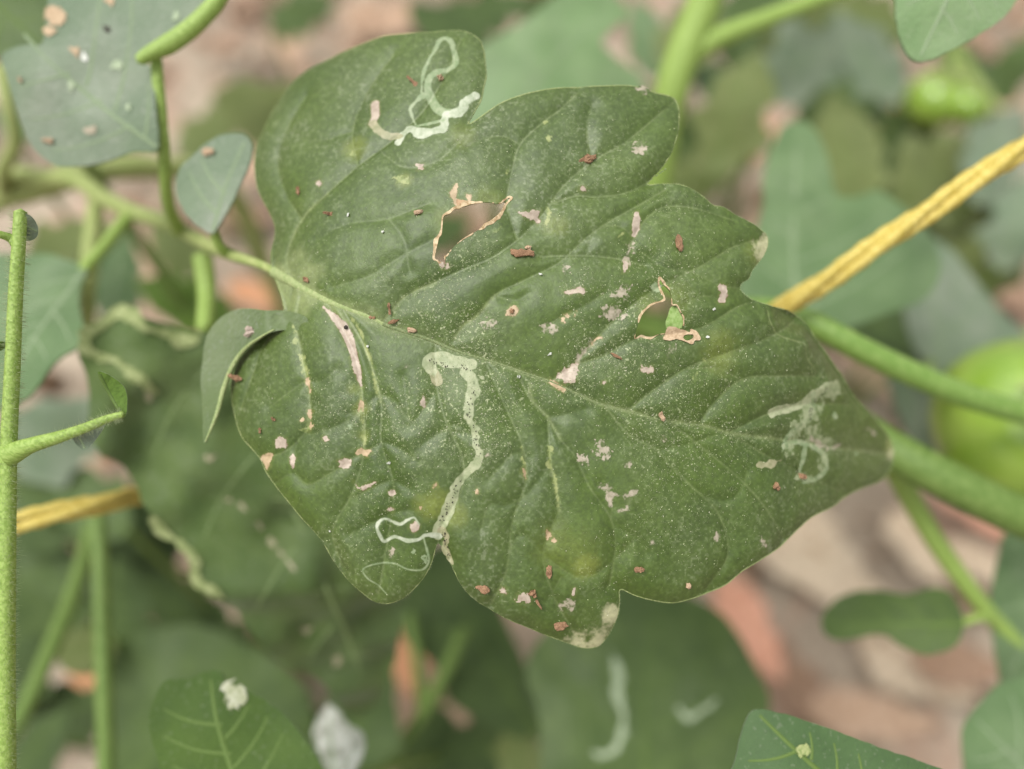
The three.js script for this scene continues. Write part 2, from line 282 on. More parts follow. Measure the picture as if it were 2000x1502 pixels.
// a leaf traced from its outline in the photograph: px polygon, depth at three pixels, base and tip pixels
function tracedLeaf(name, label, group, o) {
  const [a, b, c] = o.plane.map(q => P(...q)); const w = waves(o.wave ?? 0.0012, o.waveScale ?? 60, o.poly[0][0] * 0.013);
  const ctr = o.poly.reduce((s, p) => [s[0] + p[0] / o.poly.length, s[1] + p[1] / o.poly.length], [0, 0]);
  const sheet = new Sheet(a, b, c); const C = sheet.uv(...ctr), bend = o.bend ?? 3;
  sheet.h = sheet.hb = (u, v) => w(u, v) - bend * ((u - C[0]) ** 2 + (v - C[1]) ** 2);
  const ring = smoothLine(o.poly.map(p => sheet.uv(...p)), o.poly.length * 5, true); ring.pop();
  const base = sheet.uv(...o.base), tip = sheet.uv(...o.tip), bp = sheet.at(...base);
  const g = o.into || thing(name, label, 'leaf', group, bp);
  leafParts(g, sheet, ring, { mat: ML[o.mat], base, tip, cell: o.cell, veins: o.veins, rib: o.rib, veinMat: o.veinMat, holes: o.holes?.map(h => h.map(p => sheet.uv(...p))) });
  if (o.stalk) put('petiole', tube(o.stalk.map((q, i) => q.isVector3 ? q : P(...q)), o.stalkR || [0.0014, 0.0018], 24, 8), M.stem, g);
  else if (!o.into) put('petiole', tube(stalkDown(bp), [0.0011, 0.0022], 24, 8), M.stemDark, g);
  return { g, sheet };
}
// marks in the tissue of the main leaflet: they colour its map and are thin parts in that map
const marks = [];
const STYLE = {
  mine: { a: [0.25, 0.285, 0.15], b: [0.39, 0.405, 0.25], op: 0.88, soft: 0.0001 }, mineWhite: { a: [0.32, 0.36, 0.24], b: [0.50, 0.52, 0.40], op: 0.86, soft: 0.00012 },
  mineThin: { a: [0.21, 0.28, 0.14], b: [0.36, 0.41, 0.25], op: 0.7, soft: 0.00013 }, mineTan: { a: [0.24, 0.235, 0.12], b: [0.36, 0.33, 0.20], op: 0.85, soft: 0.00009 }, blotch: { a: [0.15, 0.20, 0.08], b: [0.33, 0.36, 0.21], op: 0.75, soft: 0.00022, grain: 0.6 },
  pinkish: { a: [0.33, 0.255, 0.20], b: [0.49, 0.40, 0.32], op: 0.95, soft: 0.00006, rim: 0.5, halo: 0.3 }, tan: { a: [0.33, 0.235, 0.13], b: [0.50, 0.37, 0.23], op: 0.95, soft: 0.00006, rim: 0.45, halo: 0.45 },
  dustPink: { a: [0.22, 0.20, 0.13], b: [0.44, 0.37, 0.29], op: 0.85, soft: 0.0002, grain: 0.85 }, yellow: { a: [0.15, 0.20, 0.05], b: [0.31, 0.33, 0.13], op: 0.85, soft: 0.00016, grain: 0.6 }, brown: { a: [0.27, 0.14, 0.06], b: [0.43, 0.26, 0.13], op: 0.95, soft: 0.00005 },
};
// patches of other tissue lying in a leaf
function patchPoly(parent, sheet, name, poly, mat, cell = 0.00025, rough = 0.0001, off = 0.00009) {
  const ring = smoothLine(poly.map(p => sheet.uv(...p)), poly.length * 6, true); ring.pop(); const pd = polyDist([ring]), sdf = (u, v) => pd(u, v) + rough * noise(u * 2600, v * 2600) + 0.6 * rough * noise(u * 6100, v * 6100), box = bbox(ring, 0.0008 + cell * 3);
  if (STYLE[mat]) { marks.push({ sdf, box, st: STYLE[mat] }); return put(name, region(sheet, sdf, box, cell, 0.00003, 0.00004, uvMain), mainMat, parent); }
  return put(name, region(sheet, sdf, bbox(ring, cell * 3), cell, off, 0.00007), mat, parent);
}
function patchLine(parent, sheet, name, line, widthsPx, mat, cell = 0.0002, rough = 0.0001, off = 0.0001, freq = 1500) {
  const l = smoothLine(line.map(p => sheet.uv(...p)), line.length * 6), k = P(1000, 751, 0.1).distanceTo(P(1001, 751, 0.1)) * (sheet.scale || 1), ld = lineDist(l, widthsPx.map(w => w * k / 2));
  const sdf = (u, v) => ld(u, v) + rough * noise(u * freq, v * freq) + 0.6 * rough * noise(u * freq * 3, v * freq * 3), box = bbox(l, Math.max(...widthsPx) * k + 0.0008);
  if (STYLE[mat]) { marks.push({ sdf, box, st: STYLE[mat] }); return put(name, region(sheet, sdf, box, cell, 0.00003, 0.00004, uvMain), mainMat, parent); }
  return put(name, region(sheet, sdf, box, cell, off, 0.00007), mat, parent);
}

// ------------------------------------------------------------------ dry leaves on the soil
const dryMats = [[[0.32, 0.205, 0.135], [0.45, 0.31, 0.215]], [[0.42, 0.32, 0.22], [0.56, 0.45, 0.33]], [[0.42, 0.19, 0.09], [0.56, 0.28, 0.15]], [[0.20, 0.12, 0.075], [0.31, 0.20, 0.135]], [[0.48, 0.22, 0.14], [0.60, 0.32, 0.22]]].map(([a, b]) => tinted(a, b, 20, 0.05, 0.9, { side: THREE.DoubleSide }));
function dryLeaf(px, py, lenMm, turn, kind, label, lift = 0.006, curl = 8) {
  const c = onGround(px, py, lift), L = lenMm / 1000, ex = new THREE.Vector3(Math.cos(turn), rr(-0.15, 0.15), Math.sin(turn)).normalize(), ey = new THREE.Vector3(-Math.sin(turn), rr(-0.25, 0.25), Math.cos(turn)).normalize();
  const o = c.clone().addScaledVector(ex, -L / 2); const s = new Sheet(o, o.clone().add(ex), o.clone().add(ey)), ph = rr(0, 90); if (s.n.y < 0) { s.n.negate(); s.ey.negate(); }
  s.h = (u, v) => curl * v * v + 0.5 * curl * (u - L / 2) ** 2 + 0.10 * L * fbm(u * 40 + ph, v * 40, 2);
  const g = thing('dry_leaf', label, 'dry leaf', 'dry leaves lying on the soil', o);
  leafParts(g, s, lobed(L, L * rr(0.4, 0.62), 2, 0.15, rr(0, 9)), { mat: dryMats[kind], base: [0, 0], tip: [L, 0], veins: 2, rib: 0.0006, veinMat: M.brown, cell: L / 26, thick: 0.0004 });
}
dryLeaf(1460, 1230, 55, 1.1, 4, 'salmon pink dry leaf on the soil beside the mine-marked shaded leaf', 0.03, 10);
dryLeaf(1790, 1075, 48, 1.3, 1, 'cream coloured dry leaf on bare soil between the thin stem and the small dark leaf', 0.02, 12);
dryLeaf(1785, 1300, 60, 0.6, 1, 'straw coloured dry leaf on bare soil below the small dark leaf', 0.012, 9);
dryLeaf(1420, 295, 75, -0.5, 2, 'orange brown dry leaf behind the pale lobed leaf, beside the mined leaf', 0.05, 6);
dryLeaf(500, 575, 42, 0.4, 2, 'orange dry leaf seen through the gap under the main leaf stalk', 0.05, 5);
dryLeaf(785, 1275, 40, 1.2, 2, 'orange brown dry leaf beside the crumpled dark leaf', 0.06, 5);
dryLeaf(190, 1370, 40, 0.8, 2, 'rusty orange dry leaf between the shaded stalks', 0.05, 5);
dryLeaf(1905, 985, 60, 0.7, 4, 'reddish dry leaf under the thick green stem', 0.03, 6);
dryLeaf(1930, 1100, 60, 0.2, 1, 'pale beige dry leaf between the thin stem and the pale hanging leaf', 0.012, 7);
dryLeaf(1575, 1075, 120, 0.9, 1, 'large flat pale tan dry leaf added over shadowed soil beside the salmon pink dry leaf', 0.02, 1.5);  // added leaf, pale and lifted to brighten soil lying in shadow
const litterLabel = ['pinkish brown', 'straw coloured', 'rusty orange', 'dark brown', 'reddish'].map(k => `${k} curled dry leaf among the litter on the soil`);
for (const [x, y, l, t, k] of [[740, 40, 70, 0.2, 0], [560, 90, 62, 1.2, 0], [640, 150, 55, -0.4, 0], [470, 200, 70, 0.9, 1], [500, 320, 60, 1.6, 0], [430, 90, 55, 0.1, 3], [690, 70, 50, 2.2, 3], [820, 20, 60, 0.6, 0], [480, 420, 50, 0.3, 3], [300, 520, 55, 1.2, 0], [270, 420, 48, 0.6, 3],
  [1650, 330, 55, 0.4, 3], [1740, 210, 50, 0.1, 2], [1940, 200, 70, 0.3, 0], [1900, 80, 60, 1.1, 3], [1960, 560, 60, 0.9, 3], [1700, 720, 60, 1.0, 0], [1860, 640, 50, 0.2, 2], [1380, 1110, 60, 0.6, 0], [1560, 1350, 70, 0.9, 3], [1700, 1400, 60, 0.1, 0], [850, 1390, 60, 0.7, 0], [110, 260, 60, 0.5, 3], [900, 440, 60, 0.2, 3], [1290, 620, 60, 0.8, 0], [1870, 1300, 45, 0.1, 3], [60, 180, 50, 1.0, 3]])
  dryLeaf(x, y, l, t, k, litterLabel[k], rr(0.006, 0.03), rr(4, 12));

// ------------------------------------------------------------------ blurred leaves behind
const bg = 'shaded tomato leaves behind the mined leaf';
function bgLeaf(label, poly, d, mat, base, tip, more = {}) { // d: one depth or three for left-top, right-top, bottom corners of the outline's box
  const b = bbox(poly), D = Array.isArray(d) ? d : [d, d * 1.02, d * 0.97];
  return tracedLeaf('tomato_leaf', label, bg, { poly, plane: [[b[0], b[1], D[0]], [b[2], b[1], D[1]], [(b[0] + b[2]) / 2, b[3], D[2]]], mat, base, tip, ...more });
}
bgLeaf('dark green leaf tip at the edge of the dusty bluish leaflet', [[-80, -60], [100, -60], [95, 0], [92, 50], [88, 92], [55, 98], [5, 108], [-80, 120]], 0.142, 'green', [-60, -30], [80, 90]);
bgLeaf('grey green leaf behind the upright hairy stem', [[-60, 505], [40, 498], [90, 495], [125, 505], [152, 515], [166, 530], [158, 560], [155, 600], [162, 640], [150, 680], [120, 695], [95, 722], [70, 760], [45, 782], [-60, 800]], [0.152, 0.15, 0.128], 'pale', [164, 528], [0, 760], { stalk: [[164, 528, 0.148], [205, 480, 0.152], [248, 425, 0.157]], stalkR: [0.0011, 0.0013] });
const crumpled = bgLeaf('large crumpled dark green leaf with curled pale edges under the mined leaf', [[165, 655], [185, 640], [225, 608], [245, 605], [290, 620], [345, 640], [385, 655], [430, 640], [560, 700], [640, 830], [680, 940], [720, 1030], [760, 1110], [790, 1180], [780, 1240], [772, 1290], [755, 1330], [740, 1380], [690, 1402], [640, 1345], [560, 1300], [480, 1215], [440, 1175], [400, 1150], [370, 1090], [340, 1040], [300, 1010], [280, 985], [265, 950], [240, 910], [190, 880], [170, 840], [175, 780], [165, 720], [150, 680]], [0.133, 0.147, 0.147], 'crumple', [395, 640], [730, 1370], { veinMat: M.vein, rib: 0.0011, veins: 4, wave: 0.0045, waveScale: 90, stalk: [[400, 640, 0.139], [404, 570, 0.143], [396, 500, 0.144]], stalkR: [0.0016, 0.0019], cell: 0.0015 });
crumpled.sheet.scale = 1.5;
for (const path of [[[385, 665], [355, 668], [330, 650], [290, 642], [262, 618], [240, 606], [205, 632], [172, 655], [178, 688], [225, 705], [275, 740], [302, 765]], [[300, 1015], [325, 1045], [352, 1058], [378, 1092], [385, 1130], [412, 1150], [440, 1170]]])
  patchLine(crumpled.g, crumpled.sheet, 'curled_edge', path, [8, 22, 12, 26, 14, 24, 12, 18, 6], M.frill, 0.0005, 0.0006, 0.0005, 420);
for (const [x, y, rx, ry] of [[408, 895, 9, 6], [290, 772, 7, 14], [432, 938, 5, 5], [445, 975, 6, 5], [350, 900, 4, 4], [600, 1230, 9, 6], [660, 1290, 7, 9]])
  patchPoly(crumpled.g, crumpled.sheet, 'dry_spot', Array.from({ length: 8 }, (_, i) => { const t = i / 8 * 6.283, k = rr(0.6, 1.3); return [x + Math.cos(t) * rx * k, y + Math.sin(t) * ry * k]; }), M.mineTan, 0.0005, 0.0004, 0.0002);
patchLine(crumpled.g, crumpled.sheet, 'leaf_mine', [[470, 985], [510, 1030], [545, 1075], [590, 1125]], [4, 7, 6, 3], M.mineTan, 0.0005, 0.0004, 0.0002, 500);
const brightLeaf = bgLeaf('bright green leaf with a white torn notch, beside the bleached scrap', [[290, 1400], [300, 1370], [320, 1332], [345, 1325], [370, 1325], [400, 1312], [432, 1310], [440, 1338], [470, 1345], [505, 1360], [530, 1375], [570, 1410], [600, 1450], [625, 1490], [645, 1560], [330, 1580], [310, 1490], [295, 1440]], [0.122, 0.122, 0.114], 'vivid', [480, 1575], [410, 1320], { cell: 0.0008 });
{ const { g: l, sheet: s } = brightLeaf; patchPoly(l, s, 'dry_spot', [[437, 1337], [470, 1343], [480, 1355], [470, 1378], [458, 1388], [446, 1370]], M.cream, 0.0004, 0.0006, 0.0003); }
tracedLeaf('leaf_scrap', 'white bleached dry leaf scrap beside the bright green leaf', null, { poly: [[640, 1375], [660, 1390], [680, 1415], [705, 1430], [712, 1455], [690, 1505], [660, 1535], [625, 1470], [610, 1430]], plane: [[610, 1375, 0.166], [712, 1375, 0.162], [660, 1535, 0.153]], mat: 'pale', base: [660, 1530], tip: [645, 1385], veins: 1 });
scene.children[scene.children.length - 1].children[0].material = M.bleached;
bgLeaf('blue green leaf lying behind the bright green leaf', [[230, 1260], [300, 1230], [380, 1220], [450, 1245], [540, 1290], [600, 1350], [600, 1540], [230, 1540], [215, 1400], [208, 1310]], 0.215, 'green', [240, 1530], [560, 1300]);
bgLeaf('pale yellowish leaf low between two shaded stalks', [[110, 1260], [150, 1225], [210, 1230], [225, 1270], [200, 1310], [150, 1318], [118, 1300]], 0.21, 'olive', [220, 1250], [115, 1285], { veins: 1 });
bgLeaf('shade darkened green leaf in the shade under the lobe with the white wavy mine', [[780, 1180], [860, 1060], [960, 1160], [1010, 1260], [1045, 1340], [1065, 1425], [1020, 1442], [930, 1405], [880, 1372], [850, 1300], [790, 1250]], 0.235, 'dark', [1050, 1430], [860, 1100]);
const mined = bgLeaf('blurred green leaf with pale hook shaped mines in the shade', [[1030, 1290], [1120, 1190], [1210, 1140], [1300, 1150], [1390, 1185], [1440, 1235], [1480, 1310], [1505, 1372], [1490, 1420], [1440, 1540], [1070, 1560], [1055, 1420]], [0.205, 0.205, 0.185], 'green', [1260, 1540], [1280, 1160]);
mined.sheet.scale = 1.25;
patchLine(mined.g, mined.sheet, 'leaf_mine', [[1195, 1275], [1208, 1320], [1205, 1355], [1218, 1400], [1212, 1440], [1195, 1468], [1170, 1475], [1152, 1460]], [10, 26, 30, 16, 22, 18, 20, 10], M.mineThin, 0.0006, 0.0004, 0.0004, 500);
patchLine(mined.g, mined.sheet, 'leaf_mine', [[1325, 1385], [1342, 1402], [1370, 1388], [1405, 1362]], [14, 20, 16, 8], M.mineThin, 0.0006, 0.0004, 0.0004, 500);
{ const br = bgLeaf('smooth mid green leaf with one yellow dot, above bare soil', [[1425, 1560], [1440, 1470], [1455, 1412], [1470, 1388], [1490, 1386], [1560, 1402], [1640, 1430], [1720, 1460], [1800, 1488], [1880, 1525], [1880, 1590]], [0.109, 0.109, 0.104], 'fresh', [1700, 1585], [1475, 1390], { cell: 0.0007 });
  patchPoly(br.g, br.sheet, 'yellow_spot', [[1555, 1455], [1572, 1452], [1580, 1465], [1572, 1478], [1556, 1474]], M.yellow, 0.0003, 0.0003, 0.0003); }
bgLeaf('blue green leaf edge beside the straw coloured dry leaf', [[1882, 1423], [1901, 1389], [1931, 1355], [1957, 1333], [2000, 1322], [2090, 1320], [2090, 1570], [1890, 1570], [1884, 1500]], 0.152, 'pale', [2080, 1560], [1900, 1400], { stalk: [[2080, 1560, 0.148], [2250, 1650, 0.155], [2500, 1700, 0.17]] });
bgLeaf('pale hanging leaf under the thick green stem', [[1995, 1020], [1965, 1040], [1948, 1100], [1936, 1170], [1940, 1240], [1950, 1300], [1962, 1340], [2080, 1340], [2080, 1030]], 0.172, 'pale', [2060, 1030], [1965, 1330], { stalk: [[2060, 1032, 0.172], [2062, 1040, 0.16], [2062, 1040, 0.149]], stalkR: [0.0011, 0.0013] });
bgLeaf('small dark two lobed leaf hanging over bare soil', [[1602, 1217], [1617, 1187], [1658, 1157], [1714, 1153], [1770, 1160], [1822, 1147], [1856, 1157], [1882, 1209], [1875, 1250], [1841, 1273], [1804, 1278], [1762, 1261], [1729, 1239], [1677, 1245], [1639, 1250], [1613, 1239]], [0.168, 0.16, 0.155], 'green', [1880, 1220], [1605, 1215], { stalk: [[1880, 1215, 0.158], [1915, 1205, 0.16], [1945, 1215, 0.163]], stalkR: [0.0009, 0.001] });
bgLeaf('pale green three lobed leaf crossed by the yellow twine', [[1559, 235], [1588, 248], [1613, 297], [1625, 343], [1636, 380], [1675, 384], [1708, 371], [1749, 392], [1786, 421], [1819, 462], [1838, 520], [1810, 580], [1740, 610], [1650, 640], [1560, 660], [1480, 640], [1440, 560], [1465, 480], [1490, 400], [1490, 345], [1508, 285], [1532, 243]], [0.19, 0.18, 0.165], 'pale', [1560, 640], [1562, 245], { stalk: [[1560, 638, 0.166], [1566, 632, 0.152], [1570, 624, 0.142]], stalkR: [0.0011, 0.0013] });
bgLeaf('greyish pale leaf spreading behind the big green tomato', [[1790, 450], [1850, 480], [1900, 540], [1950, 600], [2010, 660], [2000, 740], [1900, 760], [1820, 720], [1775, 650], [1765, 560], [1770, 490]], 0.215, 'dusty', [1850, 740], [1800, 460], { stalk: [[1850, 738, 0.209], [1850, 752, 0.175], [1850, 760, 0.146]], stalkR: [0.0009, 0.0012] });
bgLeaf('pale leaf piece under the slim green stem beside the tomato', [[1730, 690], [1800, 730], [1850, 760], [1850, 900], [1800, 880], [1760, 820]], 0.205, 'dusty', [1845, 890], [1740, 700], { veins: 1, stalk: [[1843, 888, 0.2], [1828, 905, 0.175], [1810, 916, 0.148]], stalkR: [0.0009, 0.0012] });
bgLeaf('shade darkened green leaf in the gap behind the pale lobed leaf', [[1600, 560], [1700, 545], [1800, 560], [1830, 640], [1800, 720], [1700, 710], [1620, 660]], 0.25, 'dark', [1820, 690], [1610, 580], { stalk: [[1818, 690, 0.245], [1815, 720, 0.19], [1810, 742, 0.145]], stalkR: [0.0009, 0.0012] });
bgLeaf('big pale green leaf behind the notch of the two upper lobes', [[900, 130], [992, 61], [1040, 29], [1080, -5], [1150, -30], [1205, -5], [1228, 25], [1190, 60], [1175, 80], [1184, 96], [1216, 122], [1245, 141], [1258, 165], [1240, 230], [1100, 290], [940, 300], [880, 220]], 0.205, 'paler', [950, 290], [1200, 10]);
bgLeaf('smooth sea green leaf tip hanging above the small tomatoes', [[1745, -60], [1748, 0], [1752, 46], [1760, 78], [1778, 110], [1794, 120], [1824, 114], [1864, 94], [1910, 68], [1958, 36], [1986, 0], [2015, -60], [1880, -130]], [0.121, 0.12, 0.117], 'paler', [1880, -125], [1795, 118], { cell: 0.0008, stalk: [[1880, -125, 0.1205], [1960, -240, 0.12], [2150, -420, 0.12], [2500, -600, 0.12]] });
// leaves farther down, seen only as soft patches; the dark ones paint shade into gaps
const farLabel = (m) => `blurred ${{ dark: 'shade darkened green', green: 'mid green', olive: 'olive green', pale: 'pale green', dusty: 'grey green', bright: 'bright yellow green' }[m]} tomato leaf low in the shade above the litter`, farGroup = 'blurred leaves low above the litter';
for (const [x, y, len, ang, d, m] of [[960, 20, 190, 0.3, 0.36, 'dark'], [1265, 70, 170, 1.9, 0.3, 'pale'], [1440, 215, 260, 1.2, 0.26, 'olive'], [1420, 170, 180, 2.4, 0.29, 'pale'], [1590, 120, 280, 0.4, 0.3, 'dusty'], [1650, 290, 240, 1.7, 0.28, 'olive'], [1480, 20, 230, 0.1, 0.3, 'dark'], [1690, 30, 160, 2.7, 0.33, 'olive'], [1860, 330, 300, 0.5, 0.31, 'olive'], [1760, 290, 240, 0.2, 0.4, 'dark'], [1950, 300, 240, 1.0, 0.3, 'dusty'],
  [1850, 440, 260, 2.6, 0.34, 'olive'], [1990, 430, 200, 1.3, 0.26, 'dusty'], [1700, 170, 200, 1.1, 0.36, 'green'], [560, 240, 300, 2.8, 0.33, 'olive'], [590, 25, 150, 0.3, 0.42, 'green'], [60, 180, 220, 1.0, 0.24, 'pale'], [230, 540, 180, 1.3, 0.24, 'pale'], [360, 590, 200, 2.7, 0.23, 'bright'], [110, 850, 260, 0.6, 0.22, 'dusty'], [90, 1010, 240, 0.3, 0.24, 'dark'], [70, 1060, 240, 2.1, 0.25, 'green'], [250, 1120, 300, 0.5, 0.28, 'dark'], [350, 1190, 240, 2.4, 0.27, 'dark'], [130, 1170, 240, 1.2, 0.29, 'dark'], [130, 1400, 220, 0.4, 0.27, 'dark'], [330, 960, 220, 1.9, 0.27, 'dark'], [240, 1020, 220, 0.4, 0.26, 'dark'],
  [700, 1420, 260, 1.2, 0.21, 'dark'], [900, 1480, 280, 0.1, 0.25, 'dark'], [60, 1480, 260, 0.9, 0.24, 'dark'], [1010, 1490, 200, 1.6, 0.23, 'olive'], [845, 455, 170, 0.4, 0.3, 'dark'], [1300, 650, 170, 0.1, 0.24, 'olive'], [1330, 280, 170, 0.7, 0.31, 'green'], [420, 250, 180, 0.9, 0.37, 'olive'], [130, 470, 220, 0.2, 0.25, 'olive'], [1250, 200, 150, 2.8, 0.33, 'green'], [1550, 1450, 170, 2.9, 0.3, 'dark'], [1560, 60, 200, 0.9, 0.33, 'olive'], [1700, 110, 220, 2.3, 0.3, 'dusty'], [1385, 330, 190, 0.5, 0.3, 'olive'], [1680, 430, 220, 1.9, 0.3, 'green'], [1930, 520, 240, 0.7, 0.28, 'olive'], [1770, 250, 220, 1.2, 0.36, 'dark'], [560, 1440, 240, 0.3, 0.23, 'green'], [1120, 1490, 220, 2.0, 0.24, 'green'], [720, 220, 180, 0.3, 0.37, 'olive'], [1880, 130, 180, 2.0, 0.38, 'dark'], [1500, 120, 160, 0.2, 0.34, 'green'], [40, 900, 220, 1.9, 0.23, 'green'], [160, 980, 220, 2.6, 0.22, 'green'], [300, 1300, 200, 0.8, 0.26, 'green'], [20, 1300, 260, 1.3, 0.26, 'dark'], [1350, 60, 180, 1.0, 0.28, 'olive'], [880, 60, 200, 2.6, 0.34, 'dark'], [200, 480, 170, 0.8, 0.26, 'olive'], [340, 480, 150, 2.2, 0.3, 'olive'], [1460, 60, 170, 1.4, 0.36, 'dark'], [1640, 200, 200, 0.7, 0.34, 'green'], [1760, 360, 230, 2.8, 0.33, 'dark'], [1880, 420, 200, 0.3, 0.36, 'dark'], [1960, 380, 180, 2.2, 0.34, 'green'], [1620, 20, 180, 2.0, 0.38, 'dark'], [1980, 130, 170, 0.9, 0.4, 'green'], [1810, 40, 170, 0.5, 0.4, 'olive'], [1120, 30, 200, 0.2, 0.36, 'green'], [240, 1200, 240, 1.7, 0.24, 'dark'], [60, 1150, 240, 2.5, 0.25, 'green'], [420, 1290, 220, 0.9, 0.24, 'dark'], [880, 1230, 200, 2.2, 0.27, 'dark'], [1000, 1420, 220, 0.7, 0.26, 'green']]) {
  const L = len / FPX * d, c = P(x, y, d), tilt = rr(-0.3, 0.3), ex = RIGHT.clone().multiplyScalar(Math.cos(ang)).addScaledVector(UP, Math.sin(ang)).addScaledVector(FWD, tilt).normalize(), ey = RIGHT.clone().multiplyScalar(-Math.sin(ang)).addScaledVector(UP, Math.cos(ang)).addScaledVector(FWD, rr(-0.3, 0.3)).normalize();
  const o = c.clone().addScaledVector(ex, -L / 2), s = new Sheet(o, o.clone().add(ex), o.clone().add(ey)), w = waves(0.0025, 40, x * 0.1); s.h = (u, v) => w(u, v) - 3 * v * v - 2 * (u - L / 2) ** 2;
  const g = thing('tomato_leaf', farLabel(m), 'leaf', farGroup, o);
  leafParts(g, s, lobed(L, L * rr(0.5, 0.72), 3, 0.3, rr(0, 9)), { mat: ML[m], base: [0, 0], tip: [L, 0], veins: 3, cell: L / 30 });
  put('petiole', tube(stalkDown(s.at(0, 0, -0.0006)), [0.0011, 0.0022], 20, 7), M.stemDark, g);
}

// ------------------------------------------------------------------ stems, fruit, twine
function stem(label, paths, mat, name = 'tomato_vine', group) {
  const g = thing(name, label, 'vine', group, P(...paths[0].pts[0]));
  for (const p of paths) put(p.name, tube(p.pts.map(q => q.isVector3 ? q : P(...q)), p.r, p.n || 48, 12, p.ridged ?? 0.03), p.mat || mat, g);
  return g;
}
stem('light green forked stem rising behind the second upper lobe', [
  { name: 'stalk', pts: [...down([1270, 420, 0.2], 0.0, 0).reverse(), [1270, 420, 0.2], [1292, 280, 0.19], [1310, 180, 0.183], [1345, 80, 0.18], [1377, 0, 0.178], [1400, -120, 0.175]], r: [0.0048, 0.0048, 0.0046, 0.0044, 0.0044, 0.0042, 0.004] },
  { name: 'side_branch', pts: [[1345, 110, 0.181], [1395, 78, 0.18], [1500, 36, 0.182], [1640, -18, 0.185], [1760, -70, 0.19]], r: [0.0028, 0.0021, 0.0018, 0.0016] }], M.stem);
stem('slim smooth green stem meeting the end of the yellow twine', [{ name: 'stalk', pts: [...down([1240, 560, 0.21]).reverse(), [1240, 560, 0.2], [1400, 602, 0.165], [1500, 606, 0.147], [1560, 618, 0.141], [1660, 672, 0.14], [1800, 738, 0.143], [1900, 778, 0.146], [2000, 806, 0.15], [2150, 850, 0.155]], r: [0.0022, 0.0022, 0.0021, 0.0021, 0.0022, 0.0023, 0.0024] }], M.stemMid);
stem('thick dark green stem running behind the tip of the mined leaf', [
  { name: 'stalk', pts: [...down([1230, 640, 0.23]).reverse(), [1230, 640, 0.22], [1450, 735, 0.18], [1600, 795, 0.16], [1680, 838, 0.152], [1740, 878, 0.148], [1800, 912, 0.146], [1900, 965, 0.146], [2000, 1012, 0.147], [2160, 1085, 0.15]], r: [0.003, 0.0031, 0.0033, 0.0036, 0.0038, 0.0038, 0.0039] },
  { name: 'side_branch', pts: [[1722, 865, 0.152], [1755, 930, 0.158], [1790, 995, 0.162], [1830, 1062, 0.164], [1885, 1140, 0.166], [1945, 1215, 0.168], [2060, 1320, 0.172]], r: [0.0024, 0.0021, 0.002, 0.0018, 0.0015], mat: M.stem }], M.stemDark);
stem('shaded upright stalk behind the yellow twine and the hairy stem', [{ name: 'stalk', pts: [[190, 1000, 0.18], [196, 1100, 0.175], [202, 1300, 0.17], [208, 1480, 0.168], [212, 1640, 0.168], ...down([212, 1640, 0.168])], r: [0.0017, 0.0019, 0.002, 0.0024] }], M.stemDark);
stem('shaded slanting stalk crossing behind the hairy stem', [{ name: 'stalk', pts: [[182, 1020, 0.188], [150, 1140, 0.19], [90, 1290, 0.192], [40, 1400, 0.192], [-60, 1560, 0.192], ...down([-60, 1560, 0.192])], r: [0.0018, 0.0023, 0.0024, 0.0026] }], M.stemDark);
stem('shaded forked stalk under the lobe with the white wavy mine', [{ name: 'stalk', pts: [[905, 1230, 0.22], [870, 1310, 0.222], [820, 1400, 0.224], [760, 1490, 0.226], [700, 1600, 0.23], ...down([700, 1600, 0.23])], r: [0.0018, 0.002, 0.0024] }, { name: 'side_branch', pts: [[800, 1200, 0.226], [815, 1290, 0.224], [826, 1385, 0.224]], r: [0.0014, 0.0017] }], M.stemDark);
stem('yellowish green stalk behind the dusty bluish leaflet', [{ name: 'stalk', pts: [[-140, 470, 0.215], [-20, 395, 0.2], [80, 365, 0.19], [150, 342, 0.186], [230, 326, 0.19], [330, 330, 0.2], [430, 350, 0.22], ...down([430, 350, 0.22])], r: [0.0032, 0.003, 0.0026, 0.0018, 0.0016, 0.002] }, { name: 'side_branch', pts: [[182, 370, 0.178], [186, 410, 0.17], [176, 500, 0.163], [170, 570, 0.162], [172, 640, 0.166]], r: [0.0012, 0.0018, 0.0018, 0.0012] }, { name: 'side_branch', pts: [[0, 130, 0.17], [15, 200, 0.168], [30, 270, 0.172], [8, 330, 0.18], [6, 400, 0.2]], r: [0.0012, 0.0016, 0.0012] }], M.stemDull);

